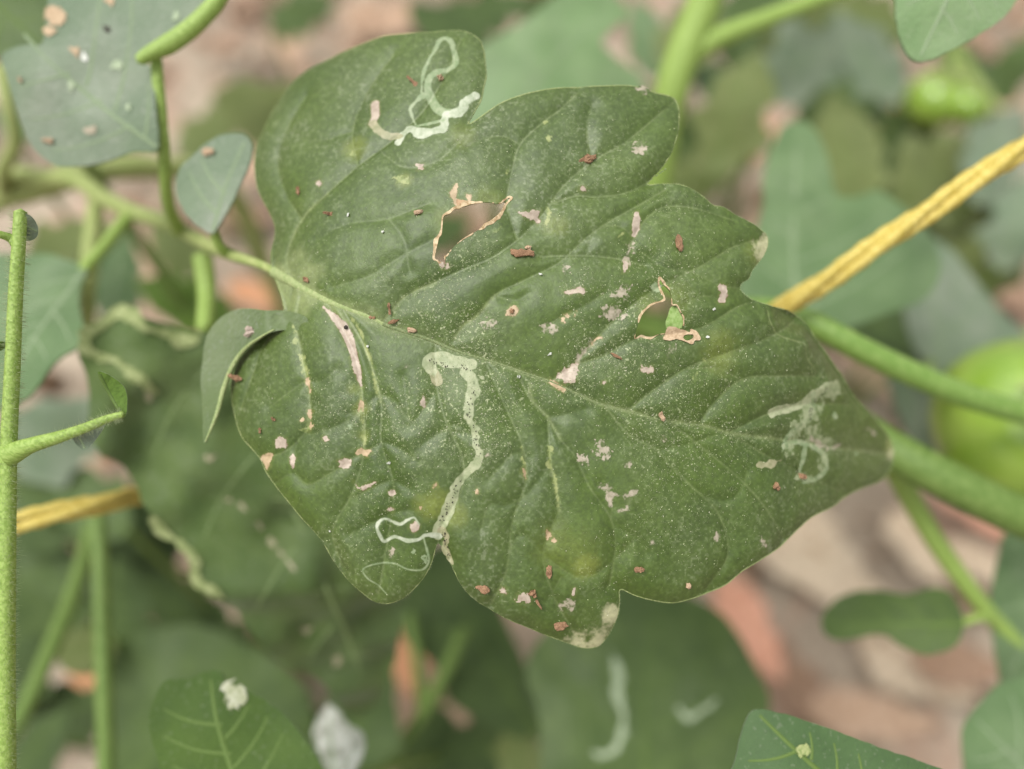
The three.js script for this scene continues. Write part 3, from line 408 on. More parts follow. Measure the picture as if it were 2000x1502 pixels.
function tomato(c, R, label, stalkTo) {
  const g = thing('green_tomato', label, 'tomato', 'green tomatoes', c);
  const pr = []; for (let i = 0; i <= 40; i++) { const a = i / 40 * Math.PI; pr.push(new THREE.Vector2(Math.max(1e-5, R * Math.sin(a) * (1 + 0.03 * Math.cos(a))), -R * 0.93 * Math.cos(a) - (i > 32 ? R * 0.10 * smooth(32, 40, i) : 0))); }
  const geo = new THREE.LatheGeometry(pr, 64), p = geo.attributes.position; for (let i = 0; i < p.count; i++) { const a = Math.atan2(p.getZ(i), p.getX(i)), f = 1 + 0.012 * Math.cos(5 * a); p.setX(i, p.getX(i) * f); p.setZ(i, p.getZ(i) * f); } geo.computeVertexNormals();
  const uv = geo.attributes.uv; for (let i = 0; i < uv.count; i++) uv.setXY(i, uv.getX(i) * R * 6, uv.getY(i) * R * 3);
  mesh('fruit', geo, M.tomato, g);
  for (let k = 0; k < 5; k++) { const a = k / 5 * 6.283 + 0.4, q = [0, 0.25, 0.6, 0.95].map((t) => new THREE.Vector3(Math.cos(a) * R * 0.75 * t, R * (0.86 + 0.12 * Math.sin(t * 3.1) + 0.1 * t), Math.sin(a) * R * 0.75 * t)); mesh('sepal', tube(q, [R * 0.07, R * 0.10, R * 0.07, R * 0.015], 12, 6), M.stemDull, g); }
  const e = stalkTo.clone().sub(c); mesh('pedicel', tube([new THREE.Vector3(0, R * 0.84, 0), new THREE.Vector3(e.x * 0.2, R * 1.3, e.z * 0.2), e.clone().multiplyScalar(0.6).setY(Math.max(R * 1.3, e.y * 0.6)), e], [R * 0.07, R * 0.06], 20, 8), M.stem, g);
}
tomato(P(2004, 822, 0.176), 0.0196, 'large glossy green tomato behind the slim and thick stems', P(2150, 850, 0.157));
tomato(P(1828, 195, 0.34), 0.0125, 'small shaded green tomato, the darker of the hanging pair', P(1845, 60, 0.34));
tomato(P(1890, 205, 0.33), 0.0085, 'smallest pale green tomato, the lighter of the hanging pair', P(1845, 60, 0.34));
stem('curved pale truss stalk beside the small green tomatoes', [{ name: 'stalk', pts: [[1845, -60, 0.335], [1845, 60, 0.34], [1920, 180, 0.34], [1990, 270, 0.34], [2080, 330, 0.34], ...down([2080, 330, 0.34])], r: [0.0022, 0.002, 0.0022] }], M.stemDull);

{ // yellow twine: three strands twisted together, hanging behind the leaves from one side to the other
  const c = catmull([[-260, 1090, 0.138], [-60, 1045, 0.131], [35, 1020, 0.132], [150, 994, 0.137], [240, 973, 0.146], [330, 952, 0.168], [450, 930, 0.185], [900, 850, 0.19], [1250, 740, 0.175], [1440, 660, 0.15], [1540, 596, 0.136], [1660, 516, 0.13], [1800, 421, 0.127], [2000, 287, 0.124], [2260, 110, 0.12]].map(q => P(...q)), 900);
  const g = thing('twine', 'yellow twisted twine strung behind the mined leaf', 'twine', null, c[300]);
  const T = new THREE.Vector3(), side = new THREE.Vector3(), up = new THREE.Vector3();
  for (let k = 0; k < 3; k++) { const pts = []; let len = 0; for (let i = 0; i <= 900; i++) { if (i) len += c[i].distanceTo(c[i - 1]); T.subVectors(c[Math.min(900, i + 1)], c[Math.max(0, i - 1)]).normalize(); side.crossVectors(T, FWD).normalize(); up.crossVectors(side, T); const a = len / 0.055 * 6.283 + k * 2.0944 + 1.9, r = 0.0009; pts.push(c[i].clone().addScaledVector(side, Math.cos(a) * r * 1.15).addScaledVector(up, Math.sin(a) * r)); }
    put('strand', tube(pts, [0.00098], 1500, 10, 0.14, 0.0042), M.twine, g); }
}

{ // upright hairy stem with its torn side shoots
  const p0 = [40, 416, 0.1], g = thing('hairy_shoot', 'upright hairy light green stem with a bare broken tip and side shoot', 'shoot', null, P(...p0));
  const path = [[40, 414, 0.1], [37, 470, 0.1], [30, 580, 0.1], [25, 700, 0.1], [20, 800, 0.1], [16, 900, 0.1], [13, 1100, 0.1005], [11, 1300, 0.101], [12, 1520, 0.102], [16, 1750, 0.107]];
  const pts = [...path.map(q => P(...q)), ...down([16, 1750, 0.107])];
  put('stalk', tube(pts, [0.0008, 0.00098, 0.0011, 0.00116, 0.0012, 0.00165, 0.00125, 0.00122, 0.00128, 0.0016, 0.002, 0.0025], 160, 20, 0.06), M.stem, g);
  const sb = [[18, 888, 0.1], [60, 870, 0.0995], [110, 855, 0.099], [160, 838, 0.0985], [210, 818, 0.098], [240, 809, 0.098]].map(q => P(...q));
  put('side_shoot', tube(sb, [0.0016, 0.00105, 0.00085, 0.0007, 0.0006, 0.00045], 50, 10, 0.04), M.stem, g);
  put('side_shoot', tube([[36, 480, 0.1], [22, 466, 0.1], [0, 458, 0.099], [-30, 452, 0.098]].map(q => P(...q)), [0.0008, 0.0005, 0.0004], 16, 8), M.stem, g);
  const bit = (poly, d, mat, base, tip) => { const gg = new THREE.Group(); gg.name = 'young_leaf'; g.add(gg); const b = bbox(poly), s = new Sheet(P(b[0], b[1], d), P(b[2], b[1], d * 1.01), P(b[0], b[3], d * 1.005)); s.h = (u, v) => 0.0006 * noise(u * 300, v * 300); const ring = smoothLine(poly.map(q => s.uv(...q)), poly.length * 6, true); ring.pop(); leafParts(gg, s, ring, { mat: ML[mat], cell: 0.0003, base: s.uv(...base), tip: s.uv(...tip), veins: 1, rib: 0.00025, thick: 0.00025 }); };
  bit([[46, 416], [62, 424], [75, 445], [73, 462], [60, 470], [46, 468]], 0.1, 'dusty', [47, 440], [74, 452]);
  bit([[192, 724], [214, 733], [238, 752], [247, 770], [246, 812], [238, 816], [231, 795], [210, 760]], 0.098, 'bright', [240, 812], [194, 727]);
  bit([[140, 846], [205, 822], [192, 850], [165, 880], [150, 872]], 0.0992, 'dusty', [150, 850], [165, 878]);
  bit([[-20, 668], [6, 668], [12, 676], [4, 684], [-20, 684]], 0.0995, 'bright', [14, 676], [-15, 676]);
  // hairs
  const cone = new THREE.ConeGeometry(0.000022, 1, 4); cone.translate(0, 0.5, 0); const N = 5200, im = new THREE.InstancedMesh(cone, flat(0.4, 0.46, 0.24, 0.8), N), m4 = new THREE.Matrix4(), q = new THREE.Quaternion(), Y = new THREE.Vector3(0, 1, 0), c1 = catmull(path.map(k => P(...k)), 400), c2 = catmull(sb, 200);
  for (let i = 0; i < N; i++) { const c = i % 4 ? c1 : c2, k = Math.floor(rnd() * (c.length - 2)), t = c[k + 1].clone().sub(c[k]).normalize(), d = new THREE.Vector3(rr(-1, 1), rr(-1, 1), rr(-1, 1)); d.addScaledVector(t, -d.dot(t)).normalize(); const base = c[k].clone().addScaledVector(d, c === c1 ? 0.0009 : 0.0005).sub(g.position), l = rnd() < 0.08 ? rr(0.0008, 0.0016) : rr(0.0002, 0.0006) + (c === c1 ? 0.0004 : 0.0002);
    q.setFromUnitVectors(Y, d.addScaledVector(t, rr(-0.4, 0.4)).normalize()); m4.compose(base, q, new THREE.Vector3(1, l, 1)); im.setMatrixAt(i, m4); }
  im.name = 'stem_hairs'; im.castShadow = im.receiveShadow = true; im.userData = { kind: 'stuff' }; g.add(im);
}

// ------------------------------------------------------------------ the mined compound leaf
const c1 = (x, y) => [480 + x / 4, 40 + y / 4], c2 = (x, y) => [880 + x / 4, 140 + y / 4], c3 = (x, y) => [1180 + 0.3 * x, 340 + 0.3 * y], c4 = (x, y) => [380 + x / 4, 380 + y / 4], c5 = (x, y) => [680 + x / 4, 560 + y / 4], c6 = (x, y) => [380 + x / 2.862, 680 + y / 2.862], c7 = (x, y) => [840 + x / 3.338, 840 + y / 3.338], c8 = (x, y) => [1240 + x / 2.889, 680 + y / 2.889], hA = (x, y) => [830 + x / 7.904, 350 + y / 7.904], hB = (x, y) => [1180 + x / 7.509, 500 + y / 7.509], cD = (x, y) => [1060 + x / 5.007, 480 + y / 5.007];
const by = (f, ...p) => { const r = []; for (let i = 0; i < p.length; i += 2) r.push(f(p[i], p[i + 1])); return r; };

const compound = thing('compound_leaf', 'dusty tomato leaf with winding pale mines and two torn holes, plus small side leaflets', 'leaf', null, P(600, 565, 0.103));
const leaflet = new THREE.Group(); leaflet.name = 'leaflet'; leaflet.userData.label = 'large green leaflet with pale winding mines, tan spots and two torn holes'; compound.add(leaflet);

const OUT = [[531, 490], [536, 467], [537, 442], [527, 417], [510, 385], [502, 365], [497, 315], [501, 285], [512, 260], [530, 222], [550, 190], [570, 162], [600, 137], [640, 117], [680, 97], [720, 81], [752, 70], [792, 66], [842, 63], [900, 60], [920, 66], [935, 77], [944, 97], [947, 122], [949, 150], [944, 170], [939, 195], [928, 215], [914, 243],
  [930, 235], [955, 217], [980, 201], [1010, 189], [1042, 180], [1092, 172], [1142, 170], [1180, 168], [1225, 167], [1250, 171], [1275, 180], [1315, 191], [1324, 207], [1326, 240], [1322, 265], [1310, 300], [1290, 330], [1275, 345], [1264, 360],
  [1300, 359], [1330, 361], [1354, 371], [1375, 385], [1393, 401], [1411, 404], [1435, 419], [1459, 431], [1483, 446], [1498, 460], [1500, 475], [1493, 496], [1480, 514], [1468, 529], [1462, 544], [1448, 553], [1445, 565], [1456, 577], [1477, 589], [1507, 598], [1534, 605], [1558, 619], [1576, 634], [1591, 658], [1609, 682], [1627, 709], [1642, 729], [1658, 758], [1686, 794], [1711, 822], [1731, 846], [1744, 874], [1744, 901], [1735, 922], [1718, 940], [1683, 953], [1655, 967], [1628, 988], [1586, 1009], [1558, 1033], [1527, 1064], [1493, 1088], [1448, 1116], [1420, 1140], [1385, 1156], [1354, 1168], [1315, 1177], [1274, 1172], [1238, 1162], [1211, 1151],
  [1210, 1175], [1207, 1199], [1196, 1226], [1181, 1250], [1166, 1263], [1137, 1265], [1110, 1256], [1074, 1243], [1032, 1226], [996, 1211], [957, 1189], [924, 1168], [900, 1140], [885, 1110], [868, 1075], [855, 1060],
  [845, 1092], [834, 1117], [813, 1145], [785, 1169], [754, 1179], [729, 1173], [701, 1152], [673, 1124], [649, 1090], [625, 1050], [590, 1012], [558, 973], [534, 942], [518, 918], [507, 893], [492, 876], [474, 855], [460, 816], [453, 778], [453, 748], [466, 710], [488, 682], [522, 654], [545, 640], [556, 615], [553, 590], [545, 562], [533, 530]];
const HOLE_A = by(hA, 300, 555, 380, 530, 440, 470, 480, 450, 520, 455, 560, 430, 640, 405, 700, 385, 800, 370, 900, 360, 1020, 360, 1090, 375, 1170, 370, 1230, 330, 1290, 285, 1330, 285, 1290, 330, 1230, 390, 1190, 480, 1120, 560, 1000, 650, 920, 690, 860, 760, 760, 820, 640, 890, 540, 960, 440, 1050, 380, 1120, 330, 1180, 300, 1190, 310, 1250, 320, 1330, 280, 1290, 220, 1280, 190, 1250, 150, 1230, 160, 1130, 190, 1000, 220, 890, 250, 860, 260, 780, 270, 680, 275, 600);
const HOLE_B = by(hB, 815, 330, 850, 380, 900, 440, 960, 500, 985, 560, 990, 640, 1000, 720, 1060, 720, 1110, 800, 1150, 880, 1165, 960, 1150, 1040, 1100, 1070, 1030, 1045, 940, 1045, 930, 1130, 860, 1140, 800, 1150, 700, 1190, 600, 1180, 540, 1160, 450, 1210, 470, 1100, 510, 960, 560, 850, 640, 760, 760, 690, 890, 650, 870, 560, 830, 480, 805, 400);
const HOLE_C = by(hB, 1150, 1190, 1240, 1150, 1300, 1160, 1290, 1210, 1200, 1240);

const MID = [[535, 530], [570, 550], [605, 570], [655, 594], [730, 622], [755, 635], [830, 660], [905, 690], [955, 704], [1030, 730], [1080, 747], [1130, 770], [1167, 787], [1240, 806], [1292, 820], [1378, 832], [1427, 846], [1482, 853], [1560, 862], [1650, 876], [1735, 888]];
const SEC = [ // secondary veins, base first
  [[570, 550], [560, 500], [590, 430], [640, 380], [700, 327], [767, 277], [830, 215], [880, 130], [900, 80]],
  [[590, 430], [560, 380], [545, 320], [560, 260], [600, 190]],
  [[700, 327], [690, 260], [720, 180], [770, 110]],
  [[745, 630], [790, 580], [850, 552], [905, 528], [960, 505], [1010, 470], [1060, 420], [1100, 365], [1155, 318], [1220, 280], [1315, 200]],
  [[1010, 470], [990, 400], [1000, 335], [1015, 285], [1055, 245], [1095, 215], [1130, 180]],
  [[1075, 400], [1125, 384], [1167, 386], [1230, 375], [1300, 330]],
  [[1155, 318], [1145, 260], [1150, 220]],
  [[885, 665], [905, 635], [930, 618], [967, 577], [1020, 550], [1090, 515], [1140, 470], [1180, 440], [1250, 400], [1300, 370]],
  [[1055, 502], [1130, 500], [1205, 507], [1260, 520]],
  [[1080, 742], [1122, 712], [1150, 680], [1185, 640], [1230, 600], [1290, 560], [1370, 520], [1440, 480], [1490, 470]],
  [[1122, 712], [1180, 694], [1240, 664], [1300, 655], [1370, 640], [1440, 600], [1470, 590]],
  [[1230, 480], [1260, 430], [1300, 405], [1360, 410], [1430, 430]],
  [[1230, 800], [1280, 760], [1340, 720], [1420, 690], [1500, 660], [1560, 625]],
  [[1372, 822], [1392, 792], [1448, 742], [1520, 735], [1590, 735]],
  [[1427, 846], [1500, 810], [1570, 790], [1660, 790]],
  [[570, 560], [560, 600], [520, 660], [500, 720], [470, 800]],
  [[585, 575], [577, 630], [590, 690], [605, 765], [605, 830], [560, 880], [515, 895]],
  [[640, 592], [672, 650], [695, 700], [708, 770], [712, 880], [690, 960], [650, 1040], [670, 1110]],
  [[670, 605], [712, 680], [745, 790], [745, 860], [770, 950], [760, 1040], [740, 1160]],
  [[850, 668], [850, 740], [870, 820], [905, 900], [900, 960], [860, 1040], [880, 1090]],
  [[1010, 722], [1035, 777], [1070, 815], [1092, 855], [1122, 890], [1150, 950], [1190, 1010], [1200, 1060], [1190, 1140]],
  [[950, 710], [985, 790], [1020, 870], [1028, 930], [1000, 1020], [990, 1110], [960, 1180]],
  [[1070, 815], [1075, 900], [1090, 990], [1060, 1080], [1080, 1160], [1130, 1250]],
  [[1180, 790], [1230, 850], [1285, 880], [1310, 910], [1350, 950], [1400, 1000], [1420, 1080], [1380, 1150]],
  [[1310, 825], [1380, 880], [1450, 940], [1500, 1000], [1530, 1050]],
  [[1427, 846], [1500, 890], [1580, 930], [1640, 960]],
];
const TER = [by(c6, 560, 580, 600, 500, 700, 470, 830, 420, 920, 360, 1040, 260, 1120, 330, 1200, 440, 1260, 370, 1330, 270), by(c6, 870, 620, 960, 580, 1060, 530, 1150, 560, 1230, 620), by(c6, 1220, 620, 1250, 560, 1350, 490, 1450, 430, 1540, 480), by(c6, 880, 840, 1000, 780, 1100, 740, 1200, 780), by(c6, 870, 1040, 1000, 970, 1110, 920, 1200, 900), by(c6, 430, 330, 560, 230, 620, 190, 710, 190, 800, 120), by(c6, 440, 760, 560, 700, 640, 760, 760, 700, 870, 640),
  by(c7, 330, 650, 390, 480, 480, 490, 600, 440, 700, 330, 760, 260), by(c7, 490, 900, 560, 700, 600, 680, 720, 790, 830, 880, 950, 945, 1080, 930, 1150, 880, 1240, 800, 1330, 700), by(c7, 770, 1100, 850, 950), by(c7, 1100, 350, 1180, 480, 1180, 600, 1330, 700, 1400, 800),
  by(c8, 180, 560, 220, 660, 320, 780, 420, 850, 540, 850, 610, 780, 640, 690), by(c5, 1560, 1020, 1700, 1000, 1850, 960), by(c5, 430, 700, 500, 1050, 600, 950, 660, 850), by(c5, 0, 1000, 120, 950, 250, 850, 350, 880, 500, 1080), by(c5, 1100, 1500, 1200, 1390, 1300, 1300, 1400, 1330), by(c5, 500, 1350, 620, 1200, 770, 1130, 950, 1160),
  by(c2, 130, 600, 250, 540, 420, 520, 530, 570), by(c2, 1060, 1400, 1130, 1250, 1300, 1210, 1430, 1300), by(c2, 1080, 540, 1060, 400, 1100, 280), by(c3, 250, 520, 400, 620, 560, 640, 740, 730, 880, 740), by(c3, 520, 850, 640, 800, 780, 830), by(c5, 1150, 70, 1300, 110, 1400, 60), by(c5, 1560, 300, 1700, 220, 1850, 150, 1990, 60),
  [[620, 470], [680, 440], [760, 430], [840, 400]], [[650, 560], [720, 540], [790, 500], [850, 470]], [[760, 430], [790, 470], [800, 530]], [[740, 295], [790, 330], [850, 320], [900, 280]], [[560, 260], [620, 280], [690, 260]], [[1448, 742], [1400, 720], [1340, 720]], [[1285, 880], [1340, 870], [1400, 850]]];

// sheet of the main leaflet
const O = P(1050, 690, 0.1), main = new Sheet(O, P(1450, 690, 0.1012), P(1050, 290, 0.1012));
const hBase = (u, v) => { // metres; the leaflet is gently domed, its tip and its left and upper margins fall away
  const x = u / 0.0066, y = v / 0.0066;                     // about hundreds of photograph pixels, y up
  let h = -(x < 0 ? 0.00021 : 0.00013) * x * x - 0.00016 * y * y;
  { const t = Math.max(0, x - 4.3); h -= 0.0034 * (Math.sqrt(t * t + 1) - 1); }
  h -= 0.0016 * Math.min(2.6, Math.max(0, -4.0 - x)) ** 1.4 * Math.exp(-(((y - 1.0) / 2.5) ** 2));
  h -= 0.0007 * Math.max(0, -x - 3.2 + 0.55 * Math.max(0, y - 1)) ** 1.5 * smooth(0.5, 3, y) * 0.8;
  h -= 0.0005 * Math.max(0, -y - 4.3) ** 1.6;
  return h;
};
main.h = hBase; main.hb = (u, v) => hBase(u, v) + 0.0014;
const uvRing = (pts, k = 5) => { const r = smoothLine(pts.map(p => main.uv(...p)), pts.length * k, true); r.pop(); return r; };
let outUV = uvRing(OUT); main.hb = (u, v) => hBase(u, v) + 0.0006;
const LB = bbox(outUV, 0.002), LW = LB[2] - LB[0], LH = LB[3] - LB[1];
// distance fields to the veins on a raster
const RN = 640, RM = Math.round(RN * LH / LW), RC = LW / RN;
function distField(lines, reach) { const f = new Float32Array(RN * RM).fill(reach);
  for (const l of lines) { const q = smoothLine(l.map(p => main.uv(...p)), l.length * 6); for (let s = 0; s < q.length - 1; s++) { const a = q[s], b = q[s + 1], ex = b[0] - a[0], ey = b[1] - a[1], ll = ex * ex + ey * ey + 1e-18;
    const i0 = Math.max(0, Math.floor((Math.min(a[0], b[0]) - reach - LB[0]) / RC)), i1 = Math.min(RN - 1, Math.ceil((Math.max(a[0], b[0]) + reach - LB[0]) / RC)), j0 = Math.max(0, Math.floor((Math.min(a[1], b[1]) - reach - LB[1]) / RC)), j1 = Math.min(RM - 1, Math.ceil((Math.max(a[1], b[1]) + reach - LB[1]) / RC));
    for (let j = j0; j <= j1; j++) for (let i = i0; i <= i1; i++) { const wx = LB[0] + (i + 0.5) * RC - a[0], wy = LB[1] + (j + 0.5) * RC - a[1], t = clamp((wx * ex + wy * ey) / ll), d = Math.hypot(wx - ex * t, wy - ey * t); if (d < f[j * RN + i]) f[j * RN + i] = d; } } }
  return (u, v) => { const x = clamp((u - LB[0]) / RC - 0.5, 0, RN - 1.001), y = clamp((v - LB[1]) / RC - 0.5, 0, RM - 1.001), i = Math.floor(x), j = Math.floor(y), fx = x - i, fy = y - j, k = j * RN + i; return lerp(lerp(f[k], f[k + 1], fx), lerp(f[k + RN], f[k + RN + 1], fx), fy); };
}
const dMid = distField([MID], 0.014), dSec = distField([MID, ...SEC], 0.006), dTer = distField([MID, ...SEC, ...TER], 0.004);
const dEdgeFold = distField([by(c3, 1060, 890, 1070, 960, 1120, 1040, 1200, 1080, 1290, 1115, 1300, 1190, 1350, 1260, 1420, 1330)], 0.006);
const CREASE = by(c3, 1060, 890, 1070, 960, 1120, 1040, 1200, 1080, 1290, 1115, 1300, 1190, 1350, 1260, 1420, 1330, 1480, 1400);
const foldSide = polyDist([[...CREASE, [1680, 820], [1800, 760], [1700, 560], [1500, 560]].map(p => main.uv(...p))]);
const dEdge = distField([[...OUT, OUT[0]]], 0.004);
const hill = (d, l) => 1 - Math.exp(-(d * d) / (l * l)), ramp = (d, l) => { const t = d / l; return t * t / (0.35 + t) / (1 + 0.6 * t); };
main.h = (u, v) => {
  let h = hBase(u, v);
  h += 0.0011 * hill(dMid(u, v), 0.007) + 0.00036 * hill(dSec(u, v), 0.0026) + 0.00027 * hill(dTer(u, v), 0.0010) - 0.00008 * (1 - hill(dTer(u, v), 0.00027)) - 0.00006 * (1 - hill(dSec(u, v), 0.0003));
  h += 0.00038 * fbm(u * 130 + 3, v * 130, 2) + 0.00012 * fbm(u * 500, v * 500 + 8, 2);
  h -= 0.0002 * (1 - hill(dEdgeFold(u, v), 0.0004)); h -= 0.45 * Math.max(0, -foldSide(u, v)); { const e = Math.max(0, 1 - dEdge(u, v) / 0.003); h -= 0.0008 * e * e; }
  return h;
};
main.hb = main.h;
const holeUV = [uvRing(HOLE_A, 3), uvRing(HOLE_B, 3), uvRing(HOLE_C, 3)]; outUV = uvRing(OUT);

// its colour: tissue, pale base and veins, yellowed patches, grains of dust
const toPx = (u, v) => { const p = main.at(u, v).sub(CAM), z = p.dot(FWD); return [PW / 2 + p.dot(RIGHT) / z * FPX, PH / 2 - p.dot(UP) / z * FPX]; };
const yellowing = [[690, 292, 30, 0.7], [845, 985, 34, 0.8], [885, 1005, 30, 0.7], [1142, 1106, 30, 0.9], [1105, 1075, 60, 0.35], [1405, 690, 50, 0.55], [790, 352, 18, 0.8], [1480, 500, 34, 0.45], [1735, 875, 26, 0.8], [705, 800, 16, 0.6], [710, 850, 16, 0.6], [690, 760, 14, 0.5], [1085, 440, 26, 0.5], [960, 395, 34, 0.5], [870, 430, 30, 0.4], [1320, 590, 40, 0.35], [1265, 600, 30, 0.35], [900, 262, 30, 0.4]].map(([x, y, r, k]) => { const c = main.uv(x, y); return [c[0], c[1], r * 0.0000662, k]; });
const creamEdge = [[1165, 1252, 32], [1135, 1255, 26], [1195, 1205, 22], [1492, 490, 22], [1498, 468, 14], [1738, 885, 14]].map(([x, y, r]) => { const c = main.uv(x, y); return [c[0], c[1], r * 0.0000662]; });
const dPaleVeins = distField([MID, SEC[0].slice(0, 4), SEC[3].slice(0, 3), [[585, 575], [577, 630], [590, 690], [605, 765], [603, 830]], [[640, 592], [690, 640], [712, 680], [735, 745], [745, 790]], [[700, 740], [708, 800], [712, 880]], by(c7, 785, 110, 780, 220, 810, 320, 845, 530), by(c7, 600, 120, 610, 230, 622, 310), by(c5, 1420, 760, 1430, 870, 1560, 1020, 1650, 1180), by(c5, 830, 400, 900, 300, 980, 250, 1150, 70)], 0.004);
const baseUV = main.uv(565, 570), TXN = 2048, TXM = Math.round(2048 * LH / LW);
const blob = (list, u, v, n) => { let s = 0; for (const [x, y, r, k = 1] of list) { const d2 = ((u - x) ** 2 + (v - y) ** 2) / (r * r); if (d2 < 4) s = Math.max(s, k * smooth(1.35, 0.25, Math.sqrt(d2) + 0.5 * n)); } return s; };
const tissue = (u, v) => {
  const n1 = fbm(u * 90, v * 90, 3), n2 = fbm(u * 420 + 5, v * 420, 3), g = fbm(u * 2600, v * 2600, 2), g2 = noise(u * 5200, v * 5200), g3 = noise(u * 3100 + 40, v * 3100);
  const ds = dSec(u, v), dt = dTer(u, v), dp = dPaleVeins(u, v), dm = dMid(u, v);
  const m = clamp(0.5 + 0.9 * n1 + 0.5 * n2);
  const c = [lerp(0.046, 0.069, m), lerp(0.078, 0.108, m), lerp(0.009, 0.015, m)];
  const mix = (t, k) => { for (let i = 0; i < 3; i++) c[i] = lerp(c[i], t[i], k); };
  const rb = Math.hypot(u - baseUV[0], (v - baseUV[1]) * 1.1);
  // veins: the fine net is a little paler than the tissue, the stout ones clearly
  mix([0.12, 0.155, 0.05], 0.55 * Math.exp(-((dt / 0.00012) ** 2)) * clamp(0.6 + 1.2 * n2)); mix([0.13, 0.165, 0.055], 0.4 * Math.exp(-((ds / 0.00016) ** 2)) * clamp(0.8 + 0.8 * n2));
  mix([0.18, 0.215, 0.08], 0.62 * Math.exp(-((dp / 0.0003) ** 2)) * clamp(0.75 + 0.8 * n2 + 0.5 * g));
  mix([0.20, 0.235, 0.09], 0.75 * smooth(0.0016, 0.0002, dm + 0.0009 * n2 + 0.0004 * g) * smooth(0.026, 0.006, rb));
  mix([0.20, 0.24, 0.09], 0.85 * smooth(0.0075, 0.0014, rb + 0.0045 * n2 + 0.0016 * g));
  mix([0.19, 0.225, 0.085], 0.7 * Math.exp(-((dEdgeFold(u, v) / 0.00014) ** 2)) * clamp(0.7 + n2));
  mix([0.17, 0.20, 0.03], 0.8 * blob(yellowing, u, v, n2 + 0.6 * g));
  mix([0.46, 0.44, 0.26], 0.85 * blob(creamEdge, u, v, n2 * 2.0 + 1.3 * g));
  // dust: grains that lie thicker in drifts and along the veins
  const drift = clamp(0.30 + 0.7 * fbm(u * 150 + 20, v * 150 + 4, 3) + 0.5 * fbm(u * 45 + 2, v * 45, 2) + 0.25 * Math.exp(-dm / 0.0015));
  mix([0.27, 0.28, 0.20], clamp(0.08 * drift + 0.32 * drift * smooth(0.05, 0.5, g)));
  if (g2 > 0.45) mix([0.40, 0.42, 0.25], 0.75 * smooth(0.45, 0.85, g2) * clamp(0.02 + 1.5 * densDust(u, v)) * (g3 > -0.1 ? 1 : 0.3));
  const gr = 1 + 0.26 * g + 0.12 * g3; return c.map(k => k * gr);
};
function bakeLeaf() {
  const buf = new Float32Array(TXN * TXM * 3);
  for (let j = 0; j < TXM; j++) for (let i = 0; i < TXN; i++) { const u = LB[0] + (i + 0.5) / TXN * LW, v = LB[1] + (j + 0.5) / TXM * LH; buf.set(tissue(u, v), (j * TXN + i) * 3); }
  for (const { sdf, box, st } of marks) {
    const i0 = Math.max(0, Math.floor((box[0] - LB[0]) / LW * TXN)), i1 = Math.min(TXN - 1, Math.ceil((box[2] - LB[0]) / LW * TXN)), j0 = Math.max(0, Math.floor((box[1] - LB[1]) / LH * TXM)), j1 = Math.min(TXM - 1, Math.ceil((box[3] - LB[1]) / LH * TXM));
    for (let j = j0; j <= j1; j++) for (let i = i0; i <= i1; i++) { const u = LB[0] + (i + 0.5) / TXN * LW, v = LB[1] + (j + 0.5) / TXM * LH, d = sdf(u, v); if (d > 0.0006) continue;
      const k0 = (j * TXN + i) * 3, n = clamp(0.5 + 1.2 * fbm(u * 1700 + 3, v * 1700, 3)), mix = (t, k) => { for (let q = 0; q < 3; q++) buf[k0 + q] = lerp(buf[k0 + q], t[q], k); };
      if (st.halo) mix([0.15, 0.17, 0.04], st.halo * smooth(0.00045, 0.0, d + 0.0002 * (n - 0.5)));
      let k = st.op * smooth(st.soft, -st.soft, d); if (st.grain) k *= lerp(1, smooth(0.25, 0.62, n + 0.25 * smooth(0, -0.0005, d)), st.grain);
      mix(st.a.map((x, q) => lerp(x, st.b[q], n)), k);
      if (st.rim) mix([0.17, 0.10, 0.045], st.rim * Math.exp(-(((d + 0.00003) / 0.00007) ** 2)) * clamp(0.2 + 1.3 * noise(u * 2300, v * 2300 + 9)));
    }
  }
  const t = dataTex(TXN, TXM, (x, y) => { const k = (Math.round(y * TXM) * TXN + Math.round(x * TXN)) * 3; return [buf[k], buf[k + 1], buf[k + 2]]; }, true);
  t.wrapS = t.wrapT = THREE.ClampToEdgeWrapping; return t;
}
const densDust = (u, v) => clamp(0.02 + 0.8 * clamp(0.28 + 2.4 * fbm(u * 120 + 7, v * 120, 3)) * Math.exp(-(((u + 0.002) / 0.024) ** 2) - ((v + 0.002) / 0.02) ** 2) + 0.05 * fbm(u * 300, v * 300, 2) + 0.25 * Math.exp(-dMid(u, v) / 0.0012));
const bumpMain = grain.clone(); bumpMain.repeat.set(LW / 0.012, LH / 0.012); bumpMain.needsUpdate = true;
const mainMat = new THREE.MeshPhysicalMaterial({ roughness: 0.5, specularIntensity: 1.0, ior: 1.5, bumpMap: bumpMain, bumpScale: 0.000028, side: THREE.DoubleSide });
const uvMain = (u, v) => [(u - LB[0]) / LW, (v - LB[1]) / LH];
{
  const pd = polyDist([outUV, ...holeUV]);
  put('blade', region(main, (u, v) => pd(u, v) + 0.00006 * noise(u * 1400, v * 1400) + 0.00003 * noise(u * 4200, v * 4200), LB, 0.00028, 0, 0.0003, uvMain), mainMat, leaflet);
  // hairy pale margin
  const ring = outUV.filter((_, i) => i % 2 === 0).map(([u, v]) => main.at(u, v, -0.0001)); ring.push(ring[0].clone());
  put('margin', tube(ring, [0.00010], 900, 5, 0.35), M.margin, leaflet);
}
